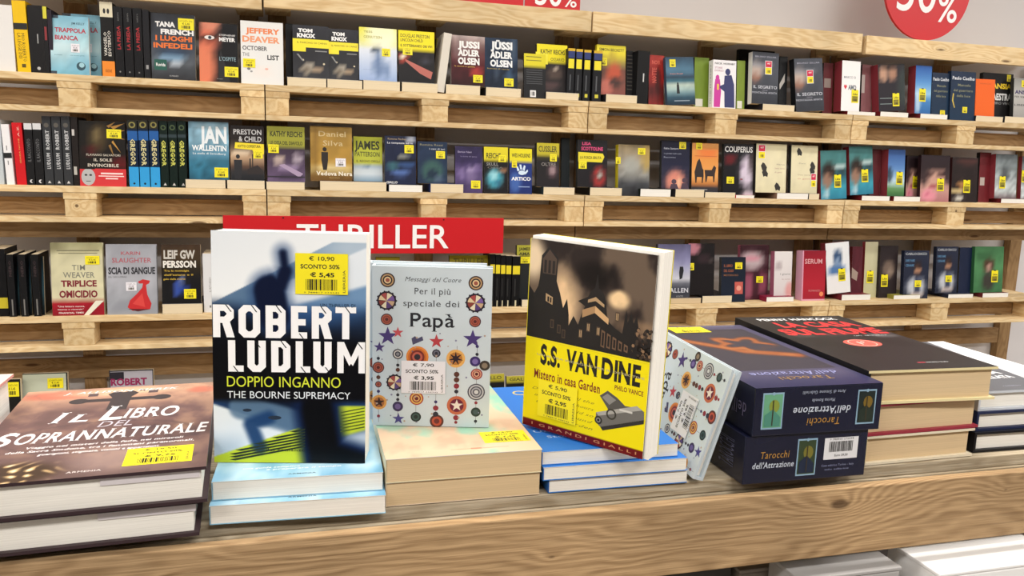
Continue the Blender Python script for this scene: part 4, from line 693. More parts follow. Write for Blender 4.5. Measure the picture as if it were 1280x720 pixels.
F('C', 902, 932, 321, 369, 'navy novel with orange title and a small red square', dict(b=[(0, '161c2a'), (1, '1a2434')]), tx=[('IL LIBRO', .1, .45, .16, .22, 'a05a3a', .01), ('DEL CASO', .1, .5, .27, .33, 'a05a3a', .01), ('MISTERIOSO', .1, .7, .38, .42, '8a5a3a', .01)], pr=[('rect', .56, .55, .9, .82, 'c05a50'), ('circ', .73, .69, .1, 'e09a88')], st=('y', .56, .12, .034, .028), y0=.014)
F('C', 925, 961, 306, 362, 'maroon novel with a white lace oval and pink shapes', dict(b='3c1c26', n=.2, s=[(.4, .28, .5, .2, 'c8b8bc', .9), (.4, .24, .3, .08, 'd87a90', .6), (.3, .75, .2, .3, 'b0607a', .8), (.8, .7, .15, .25, 'a0506a', .7)]), pages='c', st=('y', .58, .57, .034, .028), spine='a0566c', y0=.06)
LIE('C', 958, 992, 370, 376, 'maroon hardback lying flat left of the pale pink book, third shelf', '8a2440', 'w')
F('C', 968, 990, 314, 367, 'white and pale pink novel with small flowers', dict(b=[(0, 'e0dcdc'), (1, 'd4cccc')], s=[(.9, .8, .3, .2, 'd88a88', .7), (.25, .3, .2, .1, '9a8c90', .6)]), tx=[('I giorni', .35, .9, .44, .48, '888', .01), ('le notti', .45, .9, .55, .58, 'a88')], spine='a8607a', t=.03, y0=.035)
F('C', 1003, 1032, 313, 367, 'crimson book in a pink border with white title', dict(b=[(0, '8a1a2a'), (.3, 'a01c2c'), (.7, 'b02434'), (1, '9a2030')]), tx=[('SERUM', .1, .85, .16, .26, 'd8a0a4', .02), ('ROMANZO', .3, .8, .78, .82, 'c88')], pr=[('circ', .85, .87, .09, 'e88a58', 12), ('rect', 0, .97, 1, 1, 'd89ab0'), ('rect', 0, 0, .05, 1, 'd89ab0')], spine='d8a4bc', back='c88aa8', t=0.045, y0=.014, hard=True, name='hardback')
F('C', 1033, 1062, 304, 365, 'white hardback with a blue toned woman', dict(b=[(0, 'e4e6e8'), (.6, 'dfe2e6'), (1, 'e8e6e4')], s=[(.5, .3, .22, .18, '2e4a70', 1), (.48, .36, .12, .1, '9ab0cc', .8), (.45, .55, .42, .14, '4a70a4', .95), (.5, .75, .6, .14, 'e6e4e4', 1)]), lie=(1052, 1088, 366, 373), liep='w', liecol='7a2c34', st=('l', .5, .52, .036, .056), spine='6a262c', back='6a262c', hard=True, name='hardback', y0=.018, t=0.035, roll=-5)
F('C', 1065, 1078, 308, 366, 'maroon back cover right of the blue woman hardback', dict(b='54202a', n=.15), pr=[('poly', [(0, .4), (.6, .5), (.5, .66), (0, .6)], 'a08c80')], y0=.045, spine='6a262c')
F('C', 1081, 1097, 302, 360, 'pale yellow hardback partly hidden by maroon covers', dict(b=[(0, 'c8c4a4'), (1, 'bcb890')]), st=('l', .2, .52, .036, .056), y0=.06, hard=True, name='hardback', spine='8e3840')
F('C', 1100, 1122, 307, 362, 'dark portrait hardback with an old brown face', dict(b='2a2224', s=[(.5, .45, .4, .2, '7a685c', .9), (.6, .5, .2, .1, '9a8878', .7)]), st=('l', .1, .55, .036, .056), y0=.045, hard=True, name='hardback', spine='2a2224')
LIE('C', 1117, 1150, 368, 373, 'white page edges of an olive topped book lying flat before the bearded chef, third shelf', '9a9440', 'w')
CH = dict(b=[(0, '22283c'), (1, '1e2436')], s=[(.55, .35, .18, .14, '2a1c1a', 1), (.55, .42, .12, .1, 'b08468', .95), (.55, .5, .1, .05, '3a2824', .9), (.5, .75, .42, .24, 'c8ccd4', .95), (.55, .75, .14, .3, '26304a', .9), (.55, .93, .3, .07, 'd0c0b8', .8)])
for i, (a, b, c_, d_) in enumerate([(1130, 1161, 313, 366), (1170, 1197, 308, 365)]):
    F('C', a, b, c_, d_, 'navy cookbook with a bearded chef in white shirt, %s copy' % ['left', 'right'][i], CH, tx=[('CARLO', .05, .48, .04, .09, 'b0b4b8', .02), ('CRACCO', .5, .9, .04, .09, 'b0b4b8', .02), ('DIRE FARE', .06, .42, .18, .23, '5a8ab0', .01), ('CENARE', .06, .4, .28, .33, '5a8ab0', .01)], st=('y', .45, .62, .036, .03), y0=.012+.02*i, spine='1c2234', lie=[None, (1185, 1216, 368, 373)][i], liep='w', liecol='22283c')
F('C', 1199, 1214, 309, 366, 'dark navy back cover with worn edge right of the chefs', dict(b='16203a', n=.1), y0=.035)
F('C', 1218, 1254, 308, 362, 'green hardback with a girl in a dark coat', dict(b=[(0, '3c6a44'), (.4, '4c8254'), (1, '3c6e46')], n=.15, s=[(.5, .4, .22, .18, '4a3024', .95), (.5, .47, .12, .1, 'c0988a', .9), (.5, .75, .25, .25, '38302e', .9), (.3, .2, .3, .1, '2c5434', .6)]), st=('l', .6, .52, .038, .056), lie=(1228, 1260, 366, 371.5), liep='w', liecol='6a2c30', y0=.02, hard=True, name='hardback', spine='2c5a38')
GRP[0] = 'books on the low shelf'
# ---- lowest visible shelf
F('D', 138, 193, 463, 560, 'pale book with dark border and dark pink author name', dict(b='a8a4ac'), pr=[('rect', 0, 0, 1, .02, '181820'), ('rect', 0, 0, .02, 1, '181820'), ('rect', .98, 0, 1, 1, '181820'), ('rect', .02, .03, .33, .16, '201c26')], tx=[('ROBERT', .03, .85, .13, .25, '8a2450', .04), ('LUDLUM', .03, .9, .3, .42, '8a2450', .04)], y0=.03)
F('D', 30, 86, 467, 560, 'pale green book with a black border and yellow sticker', dict(b='c4cab4'), pr=[('rect', 0, 0, 1, .015, '15150f'), ('rect', .97, 0, 1, 1, '15150f')], st=('y', .55, .09, .05, .036), y0=.05)
F('D', 8, 27, 474, 560, 'small black book with a yellow price sticker', '1a1a18', st=('y', .0, .05, .042, .05), y0=.012)
for i, (xa, xb, yt) in enumerate([(596, 630, 468), (633, 668, 470)]):
    F('D', xa, xb, yt, 540, 'olive topped thriller, %s of two glimpsed between the display books' % ['left', 'right'][i], dict(b=[(0, 'b0a83a'), (.2, 'a89e30'), (.25, '181818'), (1, '141414')]), tx=[('GIALLO', .1, .9, .05, .15, '4a4612', .02)], y0=.03)

# ------------------------------------------------------------------ display table made of pallet boards
T = 1.16
for k, lab in ((-1, 'left, out of the picture'), (0, 'carrying the stacks of display books'), (1, 'right, out of the picture')):
    x0 = -.34+1.205*k; x1 = x0+1.2
    r = empty('display_table', ((x0+x1)/2, .78, 0)); tag(r, 'rough pine pallet board table, %s' % lab, 'table', 'display tables')
    for i, (a, b) in enumerate(((.632, .735), (.742, .845), (.852, .948))): boxo('deck_board', W_TB, x0, x1, a, b, T-.0130, T-.0004, r, .0012)
    boxo('front_board', W_FR, x0, x1, .603, .6130, 1.0855, 1.1535, r, .0012)
    boxo('inner_board', W_TB, x0, x1, .6305, .65, 1.086, T-.0133, r, .001)  # added board, closes the slot behind the front board so it stays dark
    boxo('rear_board', W_FR, x0, x1, .93, .948, 1.07, T-.0133, r, .002)
    for a in (x0+.01, x0+.56, x1-.148): boxo('cross_bearer', W_TB, a, a+.042, .6502, .9298, 1.12, T-.0133, r, .001)
    for a in (x0+(.15 if k == 1 else .01), x1-.148):
        boxo('leg', W_BL, a, a+.042, .76, .802, 0, 1.1198, r, .001)
    boxo('lower_shelf', W_TB, x0, x1, .56, .759, .895, .913, r, .001)
    boxo('lower_shelf', W_TB, x0, x1, .803, .93, .895, .913, r, .001)
def slab(name, lab, x0, x1, y0, y1, z0, z1, c, cat='box'):
    r = empty(name, ((x0+x1)/2, (y0+y1)/2, z0)); tag(r, lab, cat, 'boxes under the table')
    m = mat('card_'+c, c, .6); boxo('body', m, x0, x1, y0, y1, z0, z1-.004, r, .002); boxo('lid', m, x0-.001, x1+.001, y0-.001, y1+.001, z1-.0038, z1, r, .001)
def under(lab, xa, xb, ya, Y, d, c):
    a = P(xa, ya, Y); b = P(xb, ya, Y); slab('cardboard_box', lab, a[0], b[0], Y, Y+d, .9135, P((xa+xb)/2, ya, Y)[2], c)
under('taupe grey flat box under the table, left of the pale grey one', 926, 1068, 704, .655, .1, '8f877e')
under('pale grey flat box under the table, low in front of the taupe one', 1000, 1125, 716, .60, .05, 'a9a7a6')
under('lilac grey wide box under the table at the right edge of the picture', 1163, 1330, 689, .655, .1, 'a9a9b6')
under('bright white flat box under the table in the lower right corner', 1176, 1330, 707, .58, .07, 'f4f4f4')
under('dark flat box under the table left of the taupe one', 700, 915, 716, .66, .1, '3a3836')

GRP[0] = 'display books stacked on the table'
# ------------------------------------------------------------------ display books
def flat(X, Y, z, yaw): a = math.radians(yaw); return mtx((X, Y, z), (math.cos(a), math.sin(a), 0), (-math.sin(a), math.cos(a), 0))
def A(*c): return Vector(c)
G = .0004
# book of the supernatural: two hardbacks
def lib_ground(U, T):
    n = fbm(U, T, 7, 3, 5); n2 = fbm(U, T, 14, 8, 4)
    C = np.zeros(U.shape+(3,)); C[:] = rgb('6e5452'); C = mixc(C, '967666', sstep(n, .45, .72)); C = mixc(C, '5c4846', sstep(1-n, .52, .8)*.8); C = mixc(C, '4c3c44', .8*sstep(n2, .62, .72)*sstep(U, .3, .9)*sstep(T, .25, .6))
    C = mixc(C, 'cca084', (1-sstep(T, .1, .34))*(.45+.7*n2)); C = mixc(C, 'c86c58', .8*(1-sstep(np.hypot((U-.18)/.25, (T-.08)/.07), .4, 1.1)))
    C = mixc(C, 'c86c58', .7*(1-sstep(np.hypot((U-.93)/.1, (T-.1)/.06), .4, 1.1))); C = mixc(C, 'd8b898', .8*(1-sstep(np.hypot((U-.5)/.35, (T-.07)/.06), .4, 1.2)))
    C = mixc(C, '8e7064', .5*(1-sstep(np.abs(n-.5), .0, .012)))
    g = (1-sstep(np.hypot((U-.2)/.28, (T-.93)/.13), .5, 1)); C = mixc(C, '3c2c20', g*.9)
    sw = np.sin(U*52+3*np.sin(T*30))*np.sin(T*60+2.5*np.sin(U*24)); C = mixc(C, 'c8a878', g*sstep(sw, .15, .7)); C = mixc(C, 'f0e2c0', g*sstep(sw, .75, .95))
    C = mixc(C, '5e4a46', .6*sstep(T, .5, 1)*(1-g)); C = mixc(C, 'b09890', .5*(1-sstep(np.hypot((U-.62)/.3, (T-.85)/.18), .3, 1)))
    C = mixc(C, '4a3c40', .8*(1-sstep(np.abs(np.hypot((U-.5)/.42, (T-.62)/.16)-1), .02, .06))*.4)
    return C
def lib_print(ik):
    sh = '3e3638'
    for (u0, t0, u1, t1) in ((.27, .16, .75, .2), (.46, .08, .56, .32)): ik.rect(u0, t0, u1, t1, sh)
    for (u, t) in ((.3, .18), (.72, .18)): ik.ell(u, t, .05, .035, sh, 12)
    ik.poly([(.43, .1), (.47, .06), (.51, .085), (.55, .06), (.59, .1), (.56, .15), (.46, .15)], sh)
    ik.rect(.33, .08, .38, .12, '5a4a4c'); ik.rect(.64, .07, .69, .11, '5a4a4c')
    W = 'f3eeee'
    ik.text('J. ALLISON MEREK', .2, .8, .045, .075, W, .01, True, 3, .25)
    ik.text('I', .22, .3, .31, .44, W, .02, True, 5, .25); ik.text('L', .31, .4, .345, .44, W, .02, True, 5, .25)
    ik.text('L', .45, .56, .26, .44, W, .02, True, 5, .25); ik.text('IBRO', .555, .83, .31, .435, W, .02, True, 5, .25)
    ik.text('DEL', .46, .62, .455, .52, 'c8c2cc', .0, True, 4, .25)
    ik.text('S', .03, .13, .52, .66, W, .02, True, 5, .25); ik.text('OPRANNATURALE', .13, .99, .54, .65, W, .02, True, 5, .25)
    for i, (a, b, s) in enumerate(((.2, .88, 'Viaggio nei misteri della fede, nei miracoli'), (.13, .93, 'della Sacra Sindone, tra i fenomeni paranormali,'), (.27, .78, 'guarigioni, stigmate, visioni e apparizioni.'))):
        ik.text(s, a, b, .685+i*.036, .705+i*.036, W, .015, True, 2, .2)
    ik.text('ARMENIA', .43, .57, .945, .96, 'd8ccc8', .01, True, 3)
b1 = book('hardback', flat(-.2345, .6015, T+.0282, 3.0), .164, .23, .028, art='54403f', label='lower of two thick brown hardbacks on ghosts, under its twin at the table left', spine='33272a', back='3c2e32', hard=True, pages='w', nx=1, nz=1, far=False)
b2 = book('hardback', flat(-.2305, .5960, T+.0567, 3.2), .167, .232, .028, art=lib_ground, label='large brown hardback with white serif title and a dark cross, upper of its stack', spine='33272a', back='3c2e32', hard=True, pages='w', nx=110, nz=150, pr=lib_print, far=False, gloss=True)
for b in (b1, b2):   # jacket flap edge showing on the page block
    f = MB(); f.box(.095, .162, -.0001, .0003, 0, .006); f.v = [(x, .0032+z, .003+y) for x, y, z in f.v]; f.build('jacket_flap', mat('jacket_paper', 'd8d2d6', .4), b)
sticker(b2, .167, .232, 0, 0, .048, .036, near=('€ 19,50', '€ 9,75'), o=(.108, -.0001, .014))
# pale blue pair under the tall thriller
def sky_ground(U, T):
    n = fbm(U, T, 5, 11, 4); C = np.zeros(U.shape+(3,)); C[:] = rgb('7fb2cf'); C = mixc(C, 'b8d6e4', sstep(n, .35, .75)); C = mixc(C, '5d93b4', .6*sstep(1-n, .55, .8)); return C
def sky_print(ik):
    ik.text('ARMENIA', .43, .6, .955, .967, '2c4450', .01, True, 3); ik.text('una guida semplice', .16, .5, .87, .885, 'f2f2f2', .02, True, 2, .2); ik.text('e preparare il tempo', .3, .75, .893, .908, 'f2f2f2', .02, True, 2, .2)
    ik.text('Il cammino di R. romano', .2, .85, .77, .8, '20303a', .0, True, 3)
book('paperback', flat(-.0649, .6258, T+.0160, -2.5), .136, .2, .0157, art=sky_ground, label='pale blue paperback lying on the table, lower of the pair beneath the tall thriller', spine='8ab8d0', pages='w', nx=30, nz=40, pr=sky_print, far=False)
book('paperback', flat(-.0635, .6345, T+.0320, -2.2), .1335, .2, .0157, art=sky_ground, label='pale blue paperback, upper of the pair beneath the tall black and white thriller', spine='8ab8d0', pages='w', nx=30, nz=40, pr=sky_print, far=False)
# tall thriller
def lud_ground(U, T):
    C = np.zeros(U.shape+(3,)); C[:] = rgb('eef2f5'); C = mixc(C, 'd8e0e8', .5*(1-sstep(T+.3*U, .0, .35)))
    up = sstep(T-(.303-.343*U), 0, .006)*sstep(T, .034, .04)
    B = np.zeros_like(C); B[:] = rgb('89a3be'); B = mixc(B, 'b9c9d8', .8*(1-sstep(np.hypot((U-.95)/.35, (T-.06)/.1), .2, 1))); B = mixc(B, '4c6a8c', .8*(1-sstep(np.hypot((U-.25)/.35, (T-.27)/.07), .2, 1.2)))
    C = C*(1-up[..., None])+B*up[..., None]
    C = mixc(C, 'e6edf4', sstep(T-(.35-.29*U), -.008, .006)*sstep(U, .42, .5)*.95)
    C = mixc(C, '6f92b8', sstep(T-(.406-.194*U), -.004, .02)*sstep(U, .4, .5))
    C = mixc(C, '1c3e70', sstep(T, .27, .36)*(1-.3*U)); C = mixc(C, '0a0f1c', sstep(T+.04*np.cos(U*5), .30, .42)*(1-.35*sstep(U, .4, 1))); C = mixc(C, '07080e', sstep(T, .38, .5))
    d = np.minimum(seg(U, T, (.46, .09), (.475, .16))-.014, seg(U, T, (.475, .165), (.44, .23))-.032); d = np.minimum(d, seg(U, T, (.37, .25), (.4, .36))-.09); d = np.minimum(d, seg(U, T, (.38, .21), (.4, .25))-.035)
    C = mixc(C, '24406e', .6*(1-sstep(d, .0, .09))); C = mixc(C, '0a1430', 1-sstep(d, -.01, .03))
    k = sstep(T, .71, .745); D_ = np.zeros_like(C); D_[:] = rgb('1c3a66'); D_ = mixc(D_, '0a1428', .9*(1-sstep(np.hypot((U-.45)/.45, (T-.74)/.06), .4, 1)))
    D_ = mixc(D_, 'e2ebf3', sstep(T-(.735+.22*U), 0, .015)*(1-sstep(U, .42, .62))); D_ = mixc(D_, '9fb6cc', .6*sstep(T-.84, 0, .1)*(1-sstep(U, .1, .3)))
    D_ = mixc(D_, '5c7a98', .9*(1-sstep(seg(U, T, (.18, .755), (.52, .815))-.06, 0, .04)))
    st = sstep(T-(.972-.235*U), 0, .006)*(1-sstep(U, .6, .62)); D_ = mixc(D_, 'c6d838', st)
    D_ = mixc(D_, 'b8c8da', sstep(U, .74, .88)*sstep(T-(1.02-.18*U), -.02, .04)); D_ = mixc(D_, 'c6d838', sstep(U, .80, .83)*sstep(T, .74, .75)*(1-sstep(T-(1.05-.2*U), -.01, .01)))
    d3 = np.minimum(seg(U, T, (.24, .83), (.3, .93))-.02, seg(U, T, (.24, .83), (.36, .8))-.02); D_ = mixc(D_, '1c3e6c', .95*(1-sstep(d3, 0, .05)))
    d2 = np.minimum(seg(U, T, (.68, .76), (.74, 1.0))-.105, seg(U, T, (.74, .95), (.98, 1.0))-.07); D_ = mixc(D_, '0b1e44', 1-sstep(d2, 0, .1)); D_ = mixc(D_, '04060c', 1-sstep(d2, -.03, .03))
    return C*(1-k[..., None])+D_*k[..., None]
def block_letter(ik, ch, u0, u1, t0, t1, col, sx=.047, sy=.027):
    def ring(a0, a1, b0, b1, cut):   # cut: chamfer size per corner TL TR BR BL
        def oct_(x0, x1, y0, y1, c): k = ik.w/ik.h; q = []; c = list(c)
        def pts(x0, x1, y0, y1, c):
            k = ik.w/ik.h; tl, tr, br, bl = c
            return [(x0, y0+tl*k), (x0+tl, y0), (x1-tr, y0), (x1, y0+tr*k), (x1, y1-br*k), (x1-br, y1), (x0+bl, y1), (x0, y1-bl*k)]
        o = pts(a0, a1, b0, b1, cut); i_ = pts(a0+sx, a1-sx, b0+sy, b1-sy, [max(0, q*.45) for q in cut])
        ik.add(o+i_, [[n, (n+1) % 8, 8+(n+1) % 8, 8+n] for n in range(8)], col)
    R_ = ik.rect; c = .034
    if ch == 'O': ring(u0, u1, t0, t1, (c, c, c, c))
    elif ch == 'D': ring(u0, u1, t0, t1, (0, c, c, 0))
    elif ch == 'B': m = (t0+t1)/2; ring(u0, u1, t0, m+sy/2, (0, c, c*.6, 0)); ring(u0, u1, m-sy/2, t1, (0, c*.6, c, 0))
    elif ch == 'R':
        m = t0+(t1-t0)*.56; ring(u0, u1, t0, m, (0, c, c, 0)); R_(u0, t0, u0+sx, t1, col); ik.poly([(u1-sx-.035, m-sy*.6), (u1-.03, m-sy*.6), (u1+.004, t1), (u1-sx, t1)], col)
    elif ch == 'E': R_(u0, t0, u0+sx, t1, col); m = (t0+t1)/2; R_(u0, t0, u1, t0+sy, col); R_(u0, m-sy/2, u1-.01, m+sy/2, col); R_(u0, t1-sy, u1, t1, col)
    elif ch == 'T': m = (u0+u1)/2; R_(u0, t0, u1, t0+sy, col); R_(m-sx/2, t0, m+sx/2, t1, col)
    elif ch == 'L': R_(u0, t0, u0+sx, t1, col); R_(u0, t1-sy, u1, t1, col)
    elif ch == 'U':
        k = ik.w/ik.h; ik.add([(u0, t0), (u0+sx, t0), (u0+sx, t1-sy-.008), (u0+sx+.012, t1-sy), (u1-sx-.012, t1-sy), (u1-sx, t1-sy-.008), (u1-sx, t0), (u1, t0), (u1, t1-c*k), (u1-c, t1), (u0+c, t1), (u0, t1-c*k)],
            [[0, 1, 2, 11], [11, 2, 3, 10], [10, 3, 4, 9], [9, 4, 5, 8], [8, 5, 6, 7]], col)
    elif ch == 'M':
        m = (u0+u1)/2; R_(u0, t0, u0+sx*.9, t1, col); R_(u1-sx*.9, t0, u1, t1, col); h = (t1-t0)*.62
        ik.poly([(u0, t0), (u0+sx*.95, t0), (m+.012, t0+h), (m-.012, t0+h+.02)], col); ik.poly([(u1-sx*.95, t0), (u1, t0), (m+.012, t0+h+.02), (m-.012, t0+h)], col)
def lud_print(ik):
    W = 'f8f8fa'
    for ch, a, b in (('R', .005, .14), ('O', .17, .31), ('B', .345, .475), ('E', .51, .615), ('R', .645, .775), ('T', .80, .935)): block_letter(ik, ch, a, b, .312, .452, W)
    for ch, a, b in (('L', .1, .2), ('U', .225, .345), ('D', .38, .505), ('L', .54, .635), ('U', .655, .775), ('M', .812, .995)): block_letter(ik, ch, a, b, .464, .6, W)
    for (u, t) in ((.085, .312), (.25, .312), (.41, .312), (.56, .43), (.7, .312), (.86, .312), (.13, .575), (.27, .464), (.44, .464), (.57, .575), (.73, .575), (.94, .464)):
        ik.poly([(u, t), (u+.008, t), (u+.042, t+.03), (u+.034, t+.03)], '0a0d18')
    ik.text('DOPPIO INGANNO', .09, .835, .617, .665, 'd8e23c', 0, False, 5); ik.text('THE BOURNE SUPREMACY', .09, .9, .683, .715, 'e6ecf2', 0, False, 5)
    ik.text('UN THRILLER DI', .7, .93, .299, .314, '22405c', .01, False, 3)
    for i in range(9):
        c = .9+.0125*i; us = max((.977-c)/.105, .1)
        if us < .5: ik.poly([(us, c-.13*us), (.6, c-.078), (.6, c-.0715), (us+.04, c-.13*us+.0035)], '20301c')
    for i in range(7): c = .772+.014*i; ik.poly([(.835, c), (.995, c-.022), (.995, c-.017), (.835, c+.005)], '4a5c20')
    ik.ell(.4, .8, .045, .009, '1c2c40', 14); ik.ell(.22, .768, .03, .007, '1c2c40', 14); ik.text('dal romanzo', .34, .6, .935, .948, '1a2214', 0, True, 2)
Ml = mtx((-.0648, .6758, T+.0326), (.97823, -.20734, -.0), (.0179, .0411, .999))
r = book('paperback', Ml, .1244, .193, .03, art=lud_ground, label='tall black and white thriller with a running figure, standing on the pale blue pair', spine='10131c', back='dfe4ea', pages='w', nx=110, nz=170, pr=lud_print, far=False, gloss=True)
sticker(r, .1244, .193, 0, 0, .0425, .0335, near=('€ 10,90', '€ 5,45'), o=(.0672, -.0009, .193*.74))
# peach and green pair
def peach_ground(U, T):
    n = fbm(U, T, 5, 21, 4); C = np.zeros(U.shape+(3,)); C[:] = rgb('9ccbb2'); C = mixc(C, 'dcc0a2', sstep(n+.45*T, .58, .82)); C = mixc(C, 'd3a088', .5*sstep(fbm(U, T, 8, 5, 4), .55, .75)*sstep(T, .4, .9)); C = mixc(C, '7ab8a4', .5*(1-sstep(T, .0, .6))); return C
book('paperback', flat(.0722, .6315, T+.0212, -.3), .134, .2, .0208, art='e6cfb6', label='cream paperback lying on the table, lower of the pair under the patterned gift book', spine='e0cdb4', pages='t', nx=1, nz=1, far=False)
r = book('paperback', flat(.0720, .6300, T+.0424, -.5), .1345, .2, .0208, art=peach_ground, label='green and peach clouded paperback, upper of the pair under the patterned gift book', spine='d8d0b0', pages='t', nx=40, nz=60, pr=lambda ik: (ik.rect(.42, .935, .8, .94, 'd89a80'), ik.rect(.55, .93, .62, .945, 'c88a70')), far=False)
sticker(r, .1345, .2, 0, 0, .042, .028, near=('€ 14,90', '€ 7,45'), o=(.089, -.0001, .023))
# patterned gift books
def papa_print(ik, title=True):
    import random as R; rr = R.Random(5)
    def wheel(u, t, r_):
        ik.circ(u, t, r_, '241c2c', 22); k = ik.w/ik.h
        cols = ['7a5aa0', 'e8dcc0', 'a84a48', 'e0c8a0', '8a4038', 'e8dcc0', '58407c', 'c8a888']
        for i in range(8):
            a = i*math.pi/4; p = [(u, t)]+[(u+r_*.82*math.cos(a+d), t-r_*.82*k*math.sin(a+d)) for d in (0, .26, .52, .72)]; ik.poly(p, cols[i])
        for i in range(14): a = i*2*math.pi/14; ik.circ(u+r_*math.cos(a), t-r_*k*math.sin(a), r_*.1, '241c2c', 6)
    def conc(u, t, r_, cs):
        for i, c in enumerate(cs): ik.circ(u, t, r_*(1-i/len(cs)*.9), c, 22)
    for u, t0, t1 in ((.05, .55, .98), (.215, .5, .98), (.37, .5, .98), (.54, .5, .98), (.715, .48, .98), (.885, .45, .98)): ik.rect(u-.0015, t0, u+.0015, t1, '6a6068')
    BR = ['5a3428', 'd8a468', '5a3428', 'e8c898', '8a3a34']; RD = ['4a2c38', 'b06048', '8a3c34', 'a85848', '5a2828']
    for s in (0, 1):
        u = (.13, .862)[s]; conc(u, .085+.005*s, .062, ['3c2a30', 'c09c70', '2c2028', 'e8cc9c', 'a05848']); wheel(u-.008*(1-s), .21, .08); conc(u-.008*(1-s), .325, .05, RD)
    ik.star(.13, .43, .085, '4a3a78'); ik.star(.215, .405, .05, 'c8545c'); ik.star(.06, .5, .05, '4a3a78'); ik.star(.845, .435, .085, '4a3a78'); ik.star(.54, .455, .065, 'b84048')
    ik.poly([(.34, .48), (.33, .44), (.36, .425), (.38, .44), (.42, .425), (.43, .45)], '4c4a68')
    conc(.38, .555, .095, ['e08a3c', 'c86a30', '7a2c28', 'c06050', '302830']); conc(.705, .56, .08, ['e8b060', 'b87838', 'c88a48']); ik.star(.705, .56, .065, '2c1e28', 7, .35)
    conc(.215, .54, .045, ['3c3c48', 'd8d4d0', '3c3c48', '8a8a90']); conc(.54, .53, .036, ['30303c', '6a6a78', '30303c']); conc(.87, .575, .045, ['3c2c68', '7a68a8'])
    conc(.05, .627, .05, RD); wheel(.19, .72, .07); conc(.885, .655, .05, ['8a2c38', 'd89a80', '8a2c38', 'e0b090', '5a2028']); conc(.885, .77, .075, ['50505c', 'c8c8cc', '50505c', 'b0b0b8', '50505c', 'd0d0d4'])
    conc(.885, .9, .042, ['2c3c38', '44585a']); conc(.055, .85, .065, ['e0a050', 'b06a38', 'c88048']); ik.star(.055, .85, .05, '3a2018'); conc(.215, .875, .045, ['3a3058', '6c5c94']); ik.star(.22, .955, .055, '4a4488')
    conc(.37, .94, .045, ['202c2c', '3c5450', '202c2c']); conc(.375, .82, .06, ['a83c30', 'e0b860', '8a2c30', 'd8a868', '6a2828']); conc(.55, .965, .06, ['5a3028', 'b85038', '6a2c28']); conc(.72, .86, .085, ['c06848', '6a1c38', '7a2040']); ik.star(.72, .86, .055, 'e8dcd0')
    conc(.05, .735, .028, RD[:3]); conc(.952, .6, .045, ['3c3430', '8a7a68'])
    for u, ts in ((.715, (.66, .695, .735, .77, .94, .97)), (.54, (.6, .84, .88, .92)), (.05, (.57, .69, .78, .94)), (.885, (.48, .53, .84, .96)), (.215, (.61, .64, .8, .83))):
        for t in ts: ik.circ(u, t, rr.choice((.014, .018, .024)), rr.choice(('8a2c38', '2c2c38', '5a3428', '3c3468')), 12)
    for _ in range(36): ik.circ(rr.uniform(.02, .97), rr.uniform(.4, .98), rr.choice((.006, .009)), rr.choice(('8a8aa8', 'b8a090', '6a6a88')), 8)
    if title:
        ik.text('Messaggi dal Cuore', .27, .74, .06, .088, '3a3c44', .0, True, 3, .35); ik.text('Per il più', .35, .655, .125, .165, '30323a', 0, True, 5); ik.text('speciale dei', .26, .73, .2, .24, '30323a', 0, True, 5); ik.text('Papà', .31, .69, .275, .365, '24262e', .01, True, 7)
PAPA = dict(b='cdd8df', n=.02)
def papa(M, label, title=True, w=.107, h=.15, t=.012, st=True):
    r = book('gift_book', M, w, h, t, art=PAPA, label=label, spine='c4d0d8', back='c4d0d8', hard=True, pages='w', nx=6, nz=8, pr=lambda ik: papa_print(ik, title), far=False, gloss=True)
    if st: sticker(r, w, h, 0, 0, .040, .031, near=('€ 7,90', '€ 3,95'), o=(w*.245, -.0009, h*.215), kind='w')
    return r
xa, za = Vector((.9701, -.2424, 0)), Vector((-.0076, -.0558, .9984)); ya = za.cross(xa)
papa(mtx((.0697, .7161, T+.0430), xa, za), 'patterned white gift book with serif title, front copy standing on the peach pair')
papa(mtx(Vector((.0697, .7161, T+.0430))-xa*.0055+ya*.0135, xa, za), 'patterned white gift book, rear copy hidden behind its twin', st=False)
o3 = Vector((.3515, .6253, T+.0052)); r3 = Vector((.2803, -.0312, .9594)); u3 = Vector((-.0186, .9991, .0))
papa(mtx(o3, r3, u3), 'patterned white gift book lying on its side against the dark card boxes', t=.0105)
# blue trio
def blue_print(ik):
    ik.text('Storie di', .12, .45, .8, .83, 'c8dcf4', .0, True, 3); ik.text('Un amore', .05, .5, .72, .75, 'c8dcf4', 0, True, 3); ik.ring(.2, .12, .06, .045, 'd8c060', 16); ik.text('La luna', .3, .7, .04, .07, 'c8dcf4', .0, True, 3)
for i, (x, y, z, w_, lab) in enumerate(((.2143, .6316, .0125, .1335, 'bottom of three thin bright blue paperbacks lying under the castle book'), (.2085, .6300, .0250, .137, 'middle one of three thin bright blue paperbacks lying under the castle book'), (.2082, .6345, .0374, .13, 'topmost of three thin bright blue paperbacks, the castle book standing on it'))):
    book('paperback', flat(x, y, T+z, -1), w_, .2, .0122, art='2f74c8', label=lab, spine='2a68b8', back='3a7cc8', pages='w', nx=4, nz=4, pr=blue_print if i == 2 else None, far=False)
